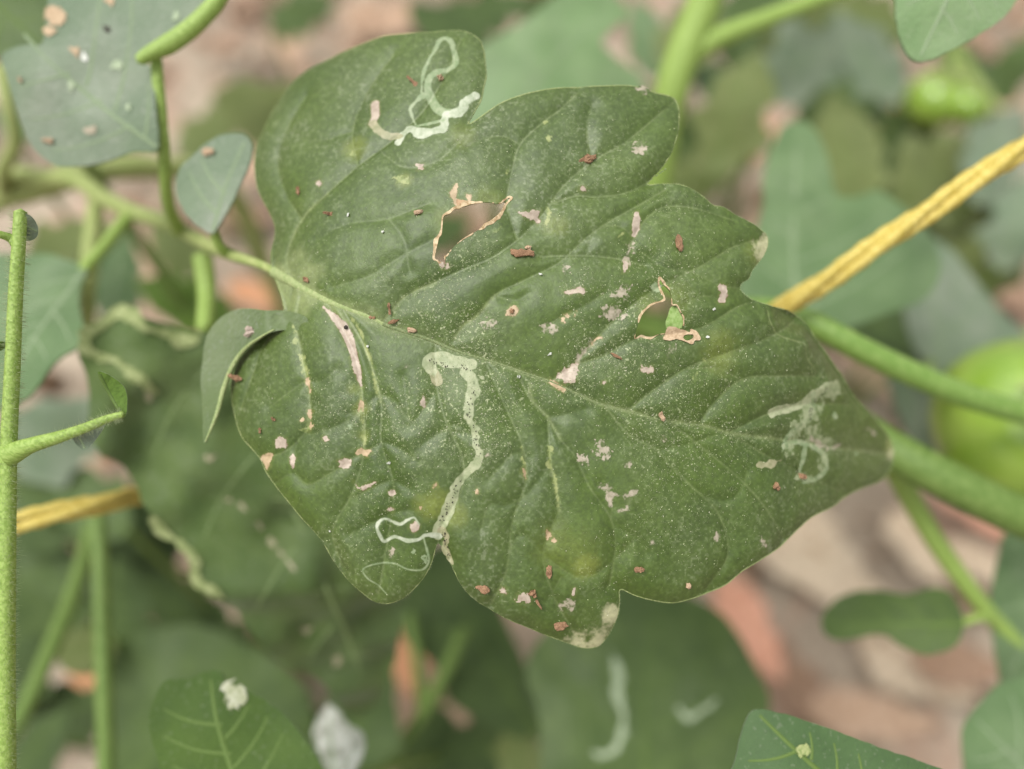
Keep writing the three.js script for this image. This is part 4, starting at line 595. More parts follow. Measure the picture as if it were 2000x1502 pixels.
// the small basal lobe that lifts and overlaps the blade
const lobeSheet = new Sheet(O, P(1450, 690, 0.1012), P(1050, 290, 0.1012));
const lobeAnchor = main.uv(585, 615);
lobeSheet.h = lobeSheet.hb = (u, v) => { const d = Math.hypot(u - lobeAnchor[0], v - lobeAnchor[1]); return hBase(u, v) + 0.0009 - 0.0006 + 0.0022 * smooth(0.0016, 0.006, d) + 0.0004 * fbm(u * 300, v * 300, 2); };
const LOBE = [[600, 640], [548, 645], [522, 652], [500, 664], [470, 688], [450, 720], [434, 760], [420, 815], [399, 868], [396, 820], [394, 778], [392, 730], [397, 692], [402, 660], [415, 637], [435, 617], [462, 604], [487, 602], [520, 606], [545, 606], [575, 610], [600, 622]];
{ const r = smoothLine(LOBE.map(p => lobeSheet.uv(...p)), LOBE.length * 5, true); r.pop(); const pd = polyDist([r]);
  put('lobe', region(lobeSheet, pd, bbox(r, 0.001), 0.0004, 0, 0.0003), ML.lobe, leaflet);
  put('rolled_rim', tube([[535, 644], [510, 658], [478, 682], [455, 715], [438, 758], [424, 808], [402, 862]].map(p => lobeSheet.at(...lobeSheet.uv(...p), 0.0001)), [0.00012, 0.00026, 0.00034, 0.00036, 0.0003, 0.0001], 50, 8, 0.15), M.veinPale, leaflet); }
// veins
{ const l = smoothLine(MID.slice(0, 19), 90).map(p => { const q = main.uv(...p); return main.at(...q, -0.0004); });
  put('midrib', tube(l.slice(0, 26), [0.0009, 0.0007, 0.00056, 0.0005], 50, 10, 0.06), M.veinPale, leaflet);
  put('midrib', tube(l.slice(24).map((p, i) => p.clone().addScaledVector(main.n, 0.00028)), [0.00036, 0.00024, 0.0002, 0.00017, 0.00014, 0.00011, 0.00008], 120, 8, 0.15), M.veinMid, leaflet); }
for (const l of SEC) { const q = smoothLine(l.map(p => main.uv(...p)), l.length * 5), ld = lineDist(q, [0.0002, 0.00013, 0.00008]); put('vein', region(main, ld, bbox(q, 0.0008), 0.00022, 0.00003, 0.00004, uvMain), mainMat, leaflet); }

// mines
const spot = (poly, mat, rough = 0.00014) => patchPoly(leaflet, main, 'dry_spot', poly, mat, 0.00018, rough, 0.0001);
const dot = (f, x, y, rx, ry, a, mat, rough = 0.00016) => { const [cx, cy] = f(x, y), s = f(1, 0)[0] - f(0, 0)[0], p = []; for (let i = 0; i < 9; i++) { const t = i / 9 * 6.2832, k = rr(0.8, 1.2), X = Math.cos(t) * rx * s * k, Y = Math.sin(t) * ry * s * k; p.push([cx + X * Math.cos(a) - Y * Math.sin(a), cy + X * Math.sin(a) + Y * Math.cos(a)]); } return spot(p, mat, rough); };
const mine = (line, w, mat, rough = 0.00014, freq = 900) => patchLine(leaflet, main, 'leaf_mine', line, w, mat, 0.00018, rough, 0.0001, freq);
mine(by(c1, 1372, 560, 1378, 470, 1400, 380, 1440, 295, 1490, 210, 1515, 158, 1555, 138, 1605, 165, 1622, 230, 1640, 300, 1628, 355, 1570, 390, 1480, 412, 1432, 460, 1422, 530, 1445, 600, 1490, 680, 1560, 722, 1650, 722, 1700, 680, 1715, 640, 1790, 588), [5, 6, 7, 8, 9, 10, 10, 11, 11, 12, 12, 13, 14, 15, 16, 18, 20, 22, 20, 19, 18, 19], 'mineThin', 0.00008);
mine(by(c1, 1580, 735, 1640, 722, 1695, 690, 1715, 640, 1790, 588), [15, 21, 21, 19, 19], 'mineWhite');
mine(by(c1, 1570, 720, 1552, 780, 1540, 835, 1450, 868, 1350, 880, 1290, 850, 1230, 890, 1190, 950), [15, 14, 20, 18, 22, 12, 14, 16], 'mineWhite', 0.00025, 600);
mine(by(c1, 1545, 780, 1440, 805, 1340, 825), [6, 7, 5], 'mineThin', 0.00006);
mine(by(c1, 1385, 585, 1325, 640, 1286, 690, 1300, 750, 1328, 815), [16, 6, 6, 5, 4], 'mineThin', 0.00008);
mine(by(c1, 1008, 655, 1010, 740, 990, 800), [18, 19, 16], 'pinkish', 0.0001);
mine(by(c1, 992, 800, 1050, 870, 1120, 905, 1200, 905), [17, 15, 16, 14], 'mineTan', 0.00012);
mine(by(c5, 700, 735, 670, 680), [22, 20], 'mineTan', 0.0002, 600);
mine(by(c5, 655, 650, 640, 575, 720, 562, 830, 585, 900, 600, 965, 612), [22, 24, 26, 25, 22, 21], 'mine', 0.00025, 600);
mine([...by(c5, 905, 660, 955, 700, 975, 740, 978, 830, 965, 900, 955, 970, 950, 1040, 985, 1100, 995, 1180, 1000, 1250, 1020, 1310, 1000, 1380, 930, 1450, 880, 1510), ...by(c6, 1480, 750, 1450, 820, 1420, 900, 1385, 970, 1365, 1035)], [16, 21, 22, 21, 18, 20, 16, 17, 15, 15, 17, 15, 16, 15, 16, 17, 19, 21, 22], 'mine', 0.00026, 620);
mine(by(c6, 1385, 1020, 1410, 1060, 1400, 1110, 1420, 1160, 1442, 1205), [16, 13, 11, 9, 6], 'mineTan', 0.00014);
mine(by(c6, 1370, 1050, 1290, 1045, 1260, 1066, 1190, 1076, 1120, 1055, 1060, 1080, 1032, 1040, 1020, 990, 1060, 953, 1110, 970, 1150, 984, 1190, 960, 1228, 948, 1250, 985), [12, 8, 7, 7, 6, 6, 6, 7, 6, 6, 6, 6, 5, 5], 'mineWhite', 0.00007);
mine(by(c6, 1280, 1060, 1300, 1130, 1310, 1190, 1280, 1235, 1200, 1238, 1120, 1205, 1050, 1200, 980, 1215, 940, 1240, 965, 1285, 1020, 1320, 1070, 1370), [4, 4, 4, 4, 3, 3, 3, 3, 3, 3, 3, 2.5], 'mineThin', 0.00003);
mine(by(c8, 1145, 205, 1080, 220, 1000, 270, 920, 330, 840, 345, 770, 365), [16, 20, 20, 17, 15, 18], 'mine', 0.0002, 700);
mine(by(c8, 1010, 270, 1000, 340, 975, 400, 920, 450, 860, 500, 832, 580), [18, 24, 20, 15, 12, 8], 'mineThin', 0.0002, 700);
mine(by(c8, 840, 555, 900, 530, 980, 545, 1060, 595, 1080, 680, 1030, 730, 950, 760), [10, 12, 12, 12, 13, 12, 6], 'mineThin', 0.00014);
mine(by(c8, 965, 540, 945, 640, 930, 715), [13, 12, 8], 'mineThin', 0.00012);
for (const [x, y, rx, ry, t] of [[1010, 330, 70, 90, 0.4], [930, 440, 70, 45, -0.5], [1000, 470, 50, 60, 0], [1080, 540, 50, 40, 0.3], [870, 560, 35, 55, 0.2], [1110, 250, 50, 40, 0], [1060, 640, 30, 60, 0.2], [960, 730, 60, 25, 0.2]]) dot(c8, x, y, rx, ry, t, 'blotch', 0.0004);
mine(by(c8, 990, 510, 1080, 560, 1165, 545), [12, 12, 4], 'dustPink', 0.00025);
mine(by(c8, 700, 660, 760, 655, 830, 630), [10, 15, 5], 'mineTan', 0.0002);
// tan streaks along veins
const spotL = (line, w, mat, rough = 0.00012, freq = 1400) => patchLine(leaflet, main, 'dry_streak', line, w, mat, 0.00018, rough, 0.00011, freq);
spotL(by(c4, 1010, 880, 1120, 985, 1190, 1090, 1235, 1220, 1275, 1380, 1302, 1490), [5, 18, 20, 17, 13, 6], 'pinkish');
spotL(by(c6, 935, 220, 930, 290), [4, 5], 'yellow', 0.0002); spotL(by(c6, 930, 305, 930, 345), [8, 8], 'tan', 0.0002); spotL(by(c6, 932, 350, 945, 480, 955, 560), [4, 5, 5], 'yellow', 0.0003); spotL(by(c6, 925, 580, 960, 580, 980, 575), [12, 13, 4], 'tan', 0.0002);
spotL(by(c4, 1230, 960, 1310, 1100, 1340, 1200, 1380, 1330, 1415, 1500), [6, 6, 6, 6, 5], 'yellow', 0.0002); spotL(by(c6, 1000, 140, 1020, 230, 1040, 300), [5, 6, 3], 'yellow', 0.0002);
spotL(by(c4, 765, 1000, 800, 1180, 850, 1330, 885, 1490), [3, 5, 10, 9], 'yellow', 0.00035); spotL(by(c6, 630, 175, 648, 245), [9, 3], 'tan', 0.0002); spotL(by(c6, 645, 365, 650, 410, 640, 455), [6, 8, 8], 'tan', 0.0003);
spotL(by(c7, 790, 115, 778, 180, 780, 230), [6, 8, 6], 'yellow', 0.0004); spotL(by(c7, 800, 260, 815, 340, 830, 430, 848, 530), [5, 6, 6, 3], 'yellow', 0.0003); spotL(by(c7, 598, 110, 610, 230), [3, 4], 'yellow', 0.0003); spotL(by(c7, 610, 260, 625, 315), [6, 3], 'tan', 0.0002);
spotL(by(c2, 1450, 1110, 1450, 1200, 1435, 1280), [10, 16, 10], 'pinkish', 0.00015); spotL(by(c2, 1440, 1300, 1400, 1390, 1365, 1480), [9, 10, 12], 'dustPink', 0.0004); spotL(by(cD, 810, 170, 800, 240), [8, 8], 'pinkish', 0.0002);
spotL(by(cD, 330, 1120, 400, 1040, 440, 990, 480, 940), [5, 12, 8, 14], 'dustPink', 0.0003); spotL(by(cD, 480, 950, 540, 900, 575, 900), [5, 3, 2], 'tan', 0.0002); spotL(by(cD, 70, 1320, 130, 1370, 200, 1400), [9, 6, 4], 'tan', 0.0003);
// spots
spot(by(cD, 135, 1270, 200, 1220, 280, 1170, 345, 1150, 340, 1230, 320, 1310, 230, 1330, 170, 1310), 'pinkish', 0.0003);
spot(by(cD, 210, 450, 300, 430, 370, 405, 405, 430, 400, 470, 320, 470, 260, 480), 'pinkish'); spot(by(cD, 620, 480, 720, 450, 830, 370, 840, 480, 740, 505), 'dustPink', 0.0005); spot(by(cD, 550, 660, 650, 570, 720, 590, 810, 680, 700, 700, 600, 690), 'dustPink', 0.0005);
spot(by(cD, 0, 790, 60, 760, 150, 790, 130, 840, 40, 860), 'dustPink', 0.0004); spot(by(cD, 190, 700, 260, 660, 330, 670, 250, 695, 205, 745), 'tan', 0.0003); dot(cD, 220, 210, 45, 35, 0, 'dustPink', 0.0004); spot(by(cD, 1210, 1110, 1230, 1030, 1290, 970, 1295, 1040, 1250, 1070), 'dustPink', 0.0003); spot(by(cD, 960, 1190, 1020, 1180, 1080, 1205, 1040, 1240, 980, 1235), 'pinkish', 0.0003); dot(cD, 600, 1335, 15, 20, 0, 'pinkish');
spot(by(c3, 745, 720, 800, 730, 800, 790, 785, 835, 740, 835, 755, 790), 'pinkish'); spot(by(hA, 1430, 500, 1560, 510, 1680, 480, 1790, 490, 1750, 580, 1800, 700, 1680, 640, 1540, 580), 'pinkish'); spot(by(hA, 1880, 430, 1930, 480, 1920, 640, 1880, 760, 1850, 700, 1870, 560), 'yellow', 0.0002);
dot(c2, 1490, 595, 55, 42, 0, 'dustPink', 0.0005); dot(c2, 1030, 915, 28, 22, 0.4, 'pinkish'); dot(c2, 740, 400, 25, 14, -0.6, 'yellow'); dot(c2, 768, 520, 20, 26, 0, 'yellow'); dot(c2, 450, 775, 20, 24, 0, 'yellow'); dot(c2, 1500, 150, 45, 26, 0.2, 'dustPink', 0.0003); spot(by(c2, 1300, 1290, 1360, 1255, 1330, 1290), 'yellow');
dot(c1, 1365, 1140, 30, 26, 0, 'pinkish'); spot(by(c1, 1140, 1220, 1240, 1225, 1280, 1260, 1200, 1280, 1170, 1260), 'yellow', 0.0003); dot(c1, 570, 1272, 20, 16, 0, 'pinkish'); dot(c1, 825, 1050, 25, 20, 0, 'yellow', 0.0004);
dot(c6, 485, 530, 45, 28, -0.4, 'pinkish'); spot(by(c6, 370, 612, 410, 590, 440, 590, 425, 640, 405, 680, 390, 650), 'tan'); dot(c6, 550, 630, 16, 40, -0.1, 'pinkish'); dot(c6, 838, 645, 36, 30, -0.5, 'pinkish'); dot(c6, 733, 505, 16, 16, 0, 'pinkish'); spot(by(c6, 890, 740, 905, 770, 960, 765, 1010, 750, 960, 785, 905, 785), 'pinkish'); dot(c6, 1103, 810, 20, 16, 0, 'pinkish'); dot(c6, 1093, 903, 17, 14, 0, 'pinkish'); dot(c6, 1232, 1000, 28, 28, 0, 'pinkish', 0.0001); dot(c6, 1262, 898, 9, 10, 0, 'tan'); spot(by(c6, 1275, 262, 1292, 310, 1280, 330, 1268, 320), 'pinkish'); dot(c6, 600, 403, 10, 12, 0, 'tan'); dot(c6, 1185, 100, 16, 14, 0, 'dustPink'); dot(c6, 1605, 165, 10, 10, 0, 'mine'); dot(c6, 1343, 770, 11, 10, 0, 'tan'); dot(c6, 1105, 1140, 14, 30, 0.1, 'dustPink', 0.0003); dot(c6, 1225, 1135, 10, 12, 0, 'mineThin'); dot(c6, 1292, 1180, 14, 18, 0, 'mineThin', 0.0003); dot(c6, 1640, 597, 16, 14, 0, 'dustPink', 0.0003); dot(c6, 870, 440, 8, 14, 0, 'mineThin'); spot(by(c6, 590, 455, 630, 440, 655, 450, 620, 465), 'yellow', 0.0003);
spot(by(c7, 1100, 365, 1160, 345, 1190, 370, 1200, 410, 1250, 420, 1310, 400, 1355, 400, 1320, 450, 1300, 510, 1260, 540, 1220, 525, 1265, 510, 1270, 440, 1220, 430, 1190, 450, 1185, 500, 1150, 460, 1140, 400), 'dustPink', 0.0002); dot(c7, 1110, 130, 50, 55, 0.5, 'dustPink', 0.0006); dot(c7, 1295, 225, 16, 26, 0, 'dustPink', 0.0003); dot(c7, 1000, 190, 35, 22, 0.5, 'dustPink', 0.0006); dot(c7, 768, 680, 20, 34, -0.3, 'tan'); dot(c7, 806, 725, 20, 15, 0.3, 'tan'); dot(c7, 475, 1050, 22, 18, 0, 'pinkish', 0.0002); spot(by(c7, 560, 1100, 590, 1065, 640, 1065, 655, 1100, 640, 1135, 610, 1110, 580, 1115), 'pinkish', 0.0003); spot(by(c7, 840, 1150, 880, 1120, 925, 1110, 940, 1150, 915, 1185, 880, 1165, 850, 1180), 'dustPink', 0.0003); dot(c7, 936, 1060, 14, 26, 0.1, 'pinkish'); dot(c7, 305, 400, 9, 18, 0.2, 'tan'); dot(c7, 1000, 900, 30, 20, 0.2, 'yellow', 0.0005); dot(c7, 1525, 55, 20, 18, 0, 'dustPink', 0.0003); dot(c7, 1450, 735, 14, 12, 0, 'dustPink'); dot(c7, 35, 362, 13, 10, -0.4, 'tan');
dot(c5, 1285, 190, 55, 32, -0.5, 'tan', 0.0002); dot(c5, 1100, 285, 55, 24, -0.1, 'dustPink', 0.0005); dot(c8, 465, 1070, 12, 30, 0.1, 'dustPink', 0.0002); dot(c8, 722, 1100, 18, 28, 0, 'dustPink', 0.0003); dot(c8, 1430, 560, 16, 40, 0, 'yellow', 0.0004); dot(c8, 1330, 470, 35, 12, 0.6, 'dustPink', 0.0003); dot(c8, 1250, 597, 12, 10, 0, 'mineThin'); dot(c8, 385, 67, 16, 12, 0, 'yellow'); dot(c8, 345, 165, 12, 26, 0.3, 'yellow', 0.0003); dot(c8, 1130, 385, 16, 20, 0, 'mineThin');
// dried rims of the holes and flaps
{ const pA = polyDist([holeUV[0]]), pB = polyDist([holeUV[1]]);
  const uvRim = (u, v) => [u, v], rim = (pd, ring, w) => put('hole_rim', region(main, (u, v) => { const d = pd(u, v) + 0.00004; return Math.max(-d, d - w * Math.max(0.12, 0.75 + 1.3 * noise(u * 620, v * 620) + 0.5 * noise(u * 1900, v * 1900))); }, bbox(ring, 0.001), 0.00012, 0.00006, 0.00022, uvRim), M.rim, leaflet);
  rim(pA, holeUV[0], 0.00034); rim(pB, holeUV[1], 0.00022);
  spot(by(hA, 480, 70, 510, 100, 490, 200, 480, 300, 560, 330, 650, 330, 640, 230, 700, 240, 700, 350, 640, 395, 520, 440, 470, 420, 430, 330, 380, 210, 440, 130), 'tan');
  spot(by(hA, 490, 320, 560, 320, 650, 330, 640, 400, 560, 430, 520, 450, 490, 380), 'brown', 0.00006);
  spot(by(hA, 190, 1260, 230, 1285, 290, 1290, 320, 1330, 345, 1300, 355, 1375, 250, 1360, 210, 1310), 'pinkish');
  spot(by(hA, 1030, 790, 1100, 760, 1170, 740, 1140, 800, 1060, 830), 'yellow');
  const flapSheet = new Sheet(O, P(1450, 690, 0.1012), P(1050, 290, 0.1012)), fe = main.uv(...hB(1165, 940)); flapSheet.h = (u, v) => main.h(u, v) - 0.0002 - 0.35 * Math.max(0, fe[0] - u); flapSheet.hb = (u, v) => hBase(u, v) - 0.0002 - 0.35 * Math.max(0, fe[0] - u) + 0.0018;
  const fr = smoothLine(by(hB, 1000, 740, 1060, 720, 1120, 830, 1165, 940, 1150, 1045, 1080, 1060, 940, 1045, 930, 960, 960, 860).map(p => main.uv(...p)), 54, true); fr.pop(); const fd = polyDist([fr]); put('torn_flap', region(flapSheet, fd, bbox(fr, 0.0006), 0.0002, 0, 0.0002), M.flap, leaflet);
  const t1 = smoothLine(by(hB, 930, 1040, 1030, 1045, 1110, 1075, 1190, 1090, 1250, 1115, 1270, 1075, 1340, 1100, 1400, 1180, 1405, 1240, 1330, 1240, 1290, 1290, 1200, 1262, 1080, 1222, 960, 1240, 870, 1220, 890, 1150).map(p => main.uv(...p)), 90, true); t1.pop(); const td = polyDist([t1, holeUV[2]]);
  put('dry_flap', region(main, (u, v) => td(u, v) + 0.00006 * noise(u * 2500, v * 2500), bbox(t1, 0.0006), 0.00016, 0.0002, 0.0002), M.tan, leaflet);
  spot(by(hB, 690, 450, 770, 390, 820, 420, 835, 500, 760, 525), 'mineThin'); }
mainMat.map = bakeLeaf();
// frass in the mines, dust and hairs on the blade
const inLeaf = polyDist([outUV, ...holeUV]);
function scatter(name, geo, mat, N, place, owner, color) { const im = new THREE.InstancedMesh(geo, mat, N), m4 = new THREE.Matrix4(); const p = new THREE.Vector3(); let o = owner; while (o && o !== scene) { p.add(o.position); o = o.parent; }
  for (let i = 0; i < N; i++) { place(i, m4); m4.elements[12] -= p.x; m4.elements[13] -= p.y; m4.elements[14] -= p.z; im.setMatrixAt(i, m4); if (color) im.setColorAt(i, color(i)); }
  im.name = name; im.castShadow = im.receiveShadow = true; im.userData = { kind: 'stuff' }; owner.add(im); return im; }
const basisAt = (u, v, spin) => { const e = 0.0003, p = main.at(u, v), a = main.at(u + e, v).sub(p).normalize(), b = main.at(u, v + e).sub(p).normalize(), n = new THREE.Vector3().crossVectors(a, b).normalize(), x = a.clone().multiplyScalar(Math.cos(spin)).addScaledVector(b, Math.sin(spin)).normalize(), z = new THREE.Vector3().crossVectors(x, n).normalize(); x.crossVectors(n, z); return [p, x, n, z]; };
const setM = (m4, [p, x, n, z], sx, sy, sz, lift) => { m4.makeBasis(x.clone().multiplyScalar(sx), n.clone().multiplyScalar(sy), z.clone().multiplyScalar(sz)); m4.setPosition(p.clone().addScaledVector(n, lift)); };
const pick = (dens) => { for (;;) { const u = rr(LB[0], LB[2]), v = rr(LB[1], LB[3]); if (rnd() < dens(u, v) && inLeaf(u, v) < -0.0001) return [u, v]; } };
const grit = new THREE.OctahedronGeometry(1, 0), barG = new THREE.CylinderGeometry(0.5, 0.3, 1, 5); barG.rotateZ(Math.PI / 2);
const col = new THREE.Color();
scatter('dust', grit, new THREE.MeshStandardMaterial({ roughness: 0.9 }), 10000, (i, m) => { const [u, v] = pick(densDust), s = 0.000022 + 0.00006 * Math.pow(rnd(), 3); setM(m, basisAt(u, v, rr(0, 6.3)), s * rr(0.8, 1.8), s * 0.8, s, s * 0.3); }, leaflet, () => { const k = rr(0.6, 1.15), w = rnd(); return col.setRGB(lerp(0.40, 0.50, w) * k, lerp(0.46, 0.48, w) * k, lerp(0.22, 0.36, w) * k); });
scatter('leaf_hairs', barG, flat(0.42, 0.46, 0.26, 0.7), 4200, (i, m) => { const [u, v] = pick(densDust), b = basisAt(u, v, rr(0, 6.3)); setM(m, b, rr(0.00015, 0.0006), 0.00002, 0.00002, 0.00004); }, leaflet);
{ const e = []; for (let i = 0; i < outUV.length; i++) e.push(outUV[i]);
  scatter('margin_hairs', barG, flat(0.42, 0.46, 0.26, 0.7), 2600, (i, m) => { const k = Math.floor(rnd() * e.length), a = e[k], b = e[(k + 1) % e.length], t = rnd(), u = lerp(a[0], b[0], t), v = lerp(a[1], b[1], t), an = Math.atan2(b[1] - a[1], b[0] - a[0]) + Math.PI / 2 + rr(-0.7, 0.7); setM(m, basisAt(u, v, an), rr(0.0002, 0.0005), 0.00002, 0.00002, rr(-0.0002, 0.00005)); }, leaflet); }
{ const tracks = [by(c5, 640, 575, 720, 600, 830, 620, 940, 640), by(c5, 965, 740, 975, 830, 955, 900, 940, 970, 950, 1040, 985, 1100, 990, 1180, 1010, 1250, 1025, 1310), by(c6, 1480, 750, 1430, 850, 1400, 920, 1370, 990), by(c6, 1395, 1030, 1405, 1090, 1430, 1180), by(c8, 1080, 230, 1000, 320, 980, 390)].map(l => smoothLine(l.map(p => main.uv(...p)), 40));
  scatter('frass', grit, M.crumbDark, 170, (i, m) => { const l = tracks[Math.floor(rnd() * tracks.length)], p = l[Math.floor(rnd() * l.length)], s = rr(0.00004, 0.00011); setM(m, basisAt(p[0] + rr(-0.0003, 0.0003), p[1] + rr(-0.0003, 0.0003), rr(0.8, 2.2)), s * rr(1, 2), s * 0.5, s * 0.7, 0.00012); }, leaflet); }

// stalk of the compound leaf and its other leaflets
put('rachis', tube([...[[-420, 300, 0.24], [-140, 330, 0.205], [60, 345, 0.185], [150, 352, 0.176], [200, 385, 0.168], [262, 415, 0.158], [330, 436, 0.15], [395, 472, 0.141], [450, 498, 0.127], [520, 522, 0.1135], [560, 545, 0.1095], [585, 558, 0.1085]].map(q => P(...q))], [0.0028, 0.0026, 0.0022, 0.002, 0.0021, 0.0022, 0.0021, 0.0019, 0.0016, 0.0013, 0.0009, 0.0005], 140, 14, 0.03), M.stemDull, compound);
put('leaf_stalk', tube([...[[-420, 300, 0.24], [-700, 380, 0.27]].map(q => P(...q)), ...down([-700, 380, 0.27])], [0.0028, 0.0032, 0.004], 40, 12), M.stemDark, compound);
put('petiolule', tube([[350, 450, 0.146], [328, 395, 0.135], [320, 300, 0.128], [312, 200, 0.125], [306, 130, 0.124], [303, 95, 0.124]].map(q => P(...q)), [0.0015, 0.0011, 0.001, 0.001, 0.0009], 60, 12, 0.03), M.stem, compound);
put('petiolule', tube([[452, 500, 0.127], [430, 482, 0.1245], [416, 450, 0.1225]].map(q => P(...q)), [0.0009, 0.0007], 20, 10), M.stem, compound);
function sideLeaflet(label, o) { const g = new THREE.Group(); g.name = 'leaflet'; g.userData.label = label; compound.add(g); g.position.copy(P(...o.plane[0]).sub(compound.position)); return tracedLeaf('leaflet', label, null, { ...o, into: g }); }
const dustyOne = sideLeaflet('dusty blue grey leaflet with its edge rolled over', { poly: [[305, 295], [303, 200], [296, 130], [275, 112], [310, 85], [350, 60], [400, 20], [430, -15], [445, -70], [250, -100], [105, -50], [94, -5], [92, 30], [89, 60], [82, 87], [60, 88], [35, 90], [10, 100], [3, 115], [10, 140], [20, 175], [35, 220], [50, 265], [70, 295], [100, 320], [140, 324], [190, 319], [230, 308], [265, 295]], plane: [[3, 0, 0.127], [430, 0, 0.123], [150, 320, 0.1245]], mat: 'dusty', base: [305, 285], tip: [40, 60], cell: 0.0009, wave: 0.0016, rib: 0.0006 });
put('rolled_edge', tube([[272, 118], [290, 106], [330, 86], [370, 58], [400, 30], [425, 0], [448, -60]].map(q => P(q[0], q[1], 0.1215)), [0.0009, 0.0015, 0.0014, 0.0013, 0.0012], 40, 12, 0.04), M.stem, dustyOne.g);
for (const [x, y, rx, ry, m] of [[110, 30, 24, 18, 'tan'], [97, 62, 14, 8, 'tan'], [150, 100, 10, 8, 'tan'], [165, 112, 7, 7, 'white'], [228, 128, 12, 8, 'mineThin'], [250, 212, 8, 7, 'mineThin'], [138, 168, 7, 10, 'mineThin'], [208, 58, 8, 6, 'crumbDark'], [178, 255, 14, 8, 'dustPink'], [345, 30, 6, 10, 'mineThin'], [215, 2, 10, 8, 'tan']])
  patchPoly(dustyOne.g, dustyOne.sheet, 'dry_spot', Array.from({ length: 8 }, (_, i) => { const t = i / 8 * 6.283, k = rr(0.7, 1.25); return [x + Math.cos(t) * rx * k, y + Math.sin(t) * ry * k]; }), M[m], 0.0004, 0.0003, 0.0002);
const smallOne = sideLeaflet('small oval blue grey leaflet beside the stalk', { poly: [[415, 457], [385, 440], [360, 415], [345, 380], [344, 350], [352, 325], [375, 305], [395, 285], [420, 268], [450, 260], [475, 262], [491, 280], [489, 310], [476, 345], [460, 380], [445, 410], [425, 442]], plane: [[345, 260, 0.1245], [490, 260, 0.1225], [415, 455, 0.121]], mat: 'dusty', base: [416, 450], tip: [480, 270], cell: 0.0008, veins: 2, rib: 0.0004 });

// ------------------------------------------------------------------ debris resting on the leaf
function crumb(f, x, y, len, wid, ang, mat, label, sheet = main, lift = 0.00022) {
  const [px, py] = f(x, y), s = f(1, 0)[0] - f(0, 0)[0], k = 0.0000662, L = len * s * k * (sheet.scale || 1), Wd = wid * s * k * (sheet.scale || 1);
  const q = sheet.uv(px, py), p = sheet.at(...q, lift), g = new THREE.IcosahedronGeometry(1, 2), a = g.attributes.position, o = rr(0, 90);
  const ax = sheet.ex.clone().multiplyScalar(Math.cos(-ang)).addScaledVector(sheet.ey, Math.sin(-ang)), az = new THREE.Vector3().crossVectors(ax, sheet.n);
  for (let i = 0; i < a.count; i++) { let X = a.getX(i), Y = a.getY(i), Z = a.getZ(i); const j = 1 + 0.3 * noise(X * 2.6 + o, Y * 2.6 + Z * 1.9) + 0.2 * noise(X * 6 + o, Z * 6 + Y * 3); X *= L / 2 * j; Z *= Wd / 2 * j * (1 + 0.5 * noise(X / L * 4 + o, 3)); Y *= Math.min(0.00035, Wd * 0.32) * j; const v = ax.clone().multiplyScalar(X).addScaledVector(az, Z).addScaledVector(sheet.n, Y + 0.00025 * noise(X / L * 5 + o, 7)); a.setXYZ(i, v.x, v.y, v.z); }
  g.computeVertexNormals(); const uv = g.attributes.uv; for (let i = 0; i < uv.count; i++) uv.setXY(i, uv.getX(i) * L * 3, uv.getY(i) * L * 3);
  const m = mesh(numbered('debris_crumb'), g, mat, scene); m.position.copy(p); m.userData = { label, category: 'debris', group: 'crumbs of dry debris on the leaves' };
}
const CR = 'small reddish brown crumb of dry debris on the mined leaflet', C = M.crumb, CT = M.crumbTan;
crumb(c1, 1310, 485, 170, 42, 0.75, C, 'long reddish brown splinter beside the looped mine in the top lobe', main, 0.0003);
crumb(c2, 1075, 682, 165, 50, -0.3, C, 'reddish brown chip on the second upper lobe');
crumb(c2, 550, 1420, 180, 55, 0.05, C, 'ragged branching red brown flake between the two holes'); crumb(c2, 610, 1390, 60, 50, 1.3, CT, 'pale tan flake on the ragged red brown debris between the holes', main, 0.0004);
crumb(c2, 1782, 1340, 160, 50, 1.45, C, 'upright reddish brown seed-like chip on the third lobe');
crumb(c4, 1522, 893, 100, 26, 1.4, C, 'thin orange brown splinter standing across the midrib near the stalk'); crumb(c4, 1700, 1062, 90, 50, 0.2, CT, 'flat oval tan flake on the midrib'); crumb(c4, 335, 1432, 130, 70, 0.4, C, 'ragged dark red debris on the rim of the small basal lobe', main, 0.0011); crumb(c4, 435, 1072, 78, 92, 1.3, M.pinkish, 'pale pink pebble on the small basal lobe', lobeSheet, 0.0004); crumb(c4, 1185, 1040, 38, 30, -0.6, M.crumbDark, 'tiny dark bit on the pink streak near the stalk');
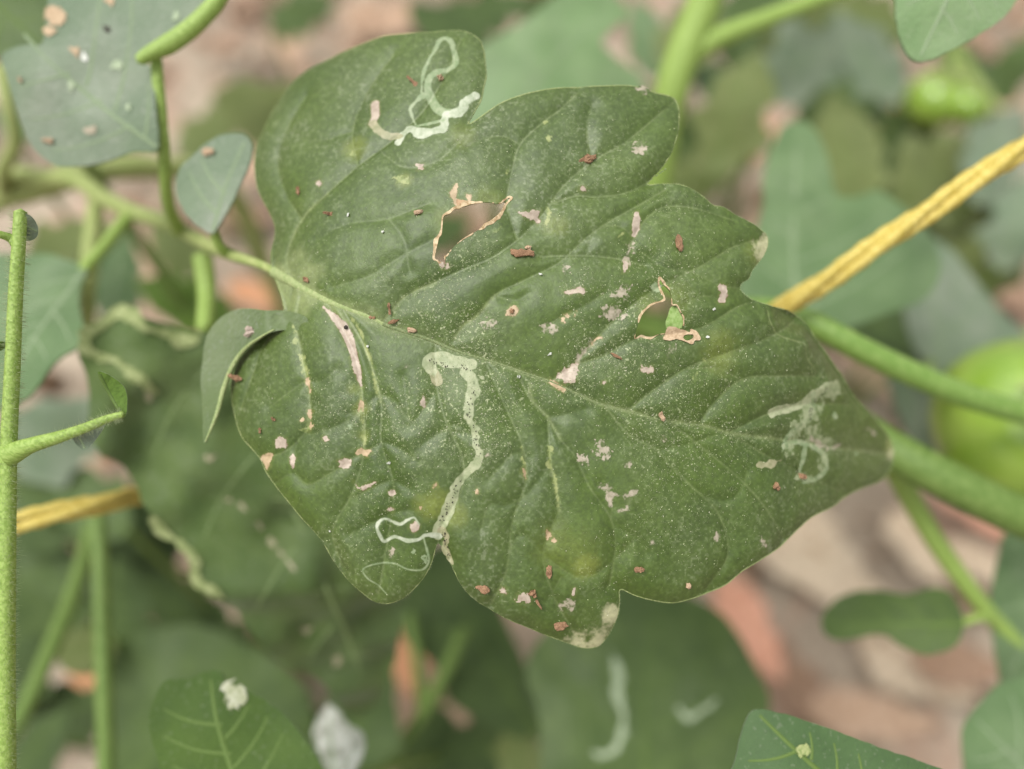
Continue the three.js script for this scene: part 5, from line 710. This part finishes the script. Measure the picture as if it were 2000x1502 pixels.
for (const [f, x, y, l, w, a, m] of [[c1, 410, 1332, 75, 30, 1.4, C], [c3, 80, 1188, 80, 28, 0.5, C], [c4, 875, 670, 65, 44, 0.7, C], [c4, 1050, 152, 80, 34, 0.15, C], [c4, 1385, 962, 55, 22, 0.1, C], [c4, 1560, 992, 90, 32, -0.3, C], [c6, 442, 396, 32, 26, 0.8, C], [c6, 367, 460, 36, 14, 1.4, C], [c7, 775, 922, 80, 30, 1.45, C], [c7, 345, 1035, 90, 44, 0.35, C], [c7, 672, 1065, 60, 50, 0.9, C], [c7, 705, 1130, 90, 26, 1.0, C], [c7, 850, 1275, 100, 44, 0.1, C], [c7, 1362, 910, 70, 30, -0.05, C], [c8, 795, 782, 44, 48, 0.8, C], [c8, 300, 1340, 40, 22, 0.8, CT], [c8, 25, 1248, 50, 28, 0, C], [c8, 940, 722, 60, 24, 0.2, C], [c5, 1280, 190, 40, 34, -0.4, C], [c4, 1750, 140, 80, 36, -0.3, CT], [c2, -80, 50, 60, 40, 0.3, CT], [c8, 150, 385, 60, 22, 1.2, CT]])
  crumb(f, x, y, l, w, a, m, CR);
for (const [f, x, y, l, w, a] of [[c4, 1352, 1186, 34, 20, 0.3], [c5, 1575, 527, 48, 22, -0.6], [c5, 1332, 703, 34, 30, 0.2], [c5, 320, 1375, 42, 26, -0.3], [c4, 1470, 292, 30, 22, 0.3], [c4, 1200, 160, 26, 36, 0.2], [hA, 1785, 1470, 80, 60, 0.4], [c3, 715, 880, 28, 22, -0.5], [c3, 672, 1062, 26, 22, 0.2], [c6, 758, 1022, 16, 10, 0.8]]) crumb(f, x, y, l * 0.75, w * 0.75, a, M.white, 'tiny white grain lying on the mined leaflet', main, 0.00012);
const id = (x, y) => [x, y];
for (const [x, y, l, w, a] of [[43, 158, 16, 12, 1.2], [96, 276, 30, 14, 0.05]]) crumb(id, x, y, l, w, a, CT, 'tan crumb on the dusty blue grey leaflet', dustyOne.sheet, 0.0004);
crumb(id, 407, 298, 32, 18, -0.1, CT, 'tan crumb on the small oval leaflet', smallOne.sheet, 0.0004);

renderer.render(scene, camera);
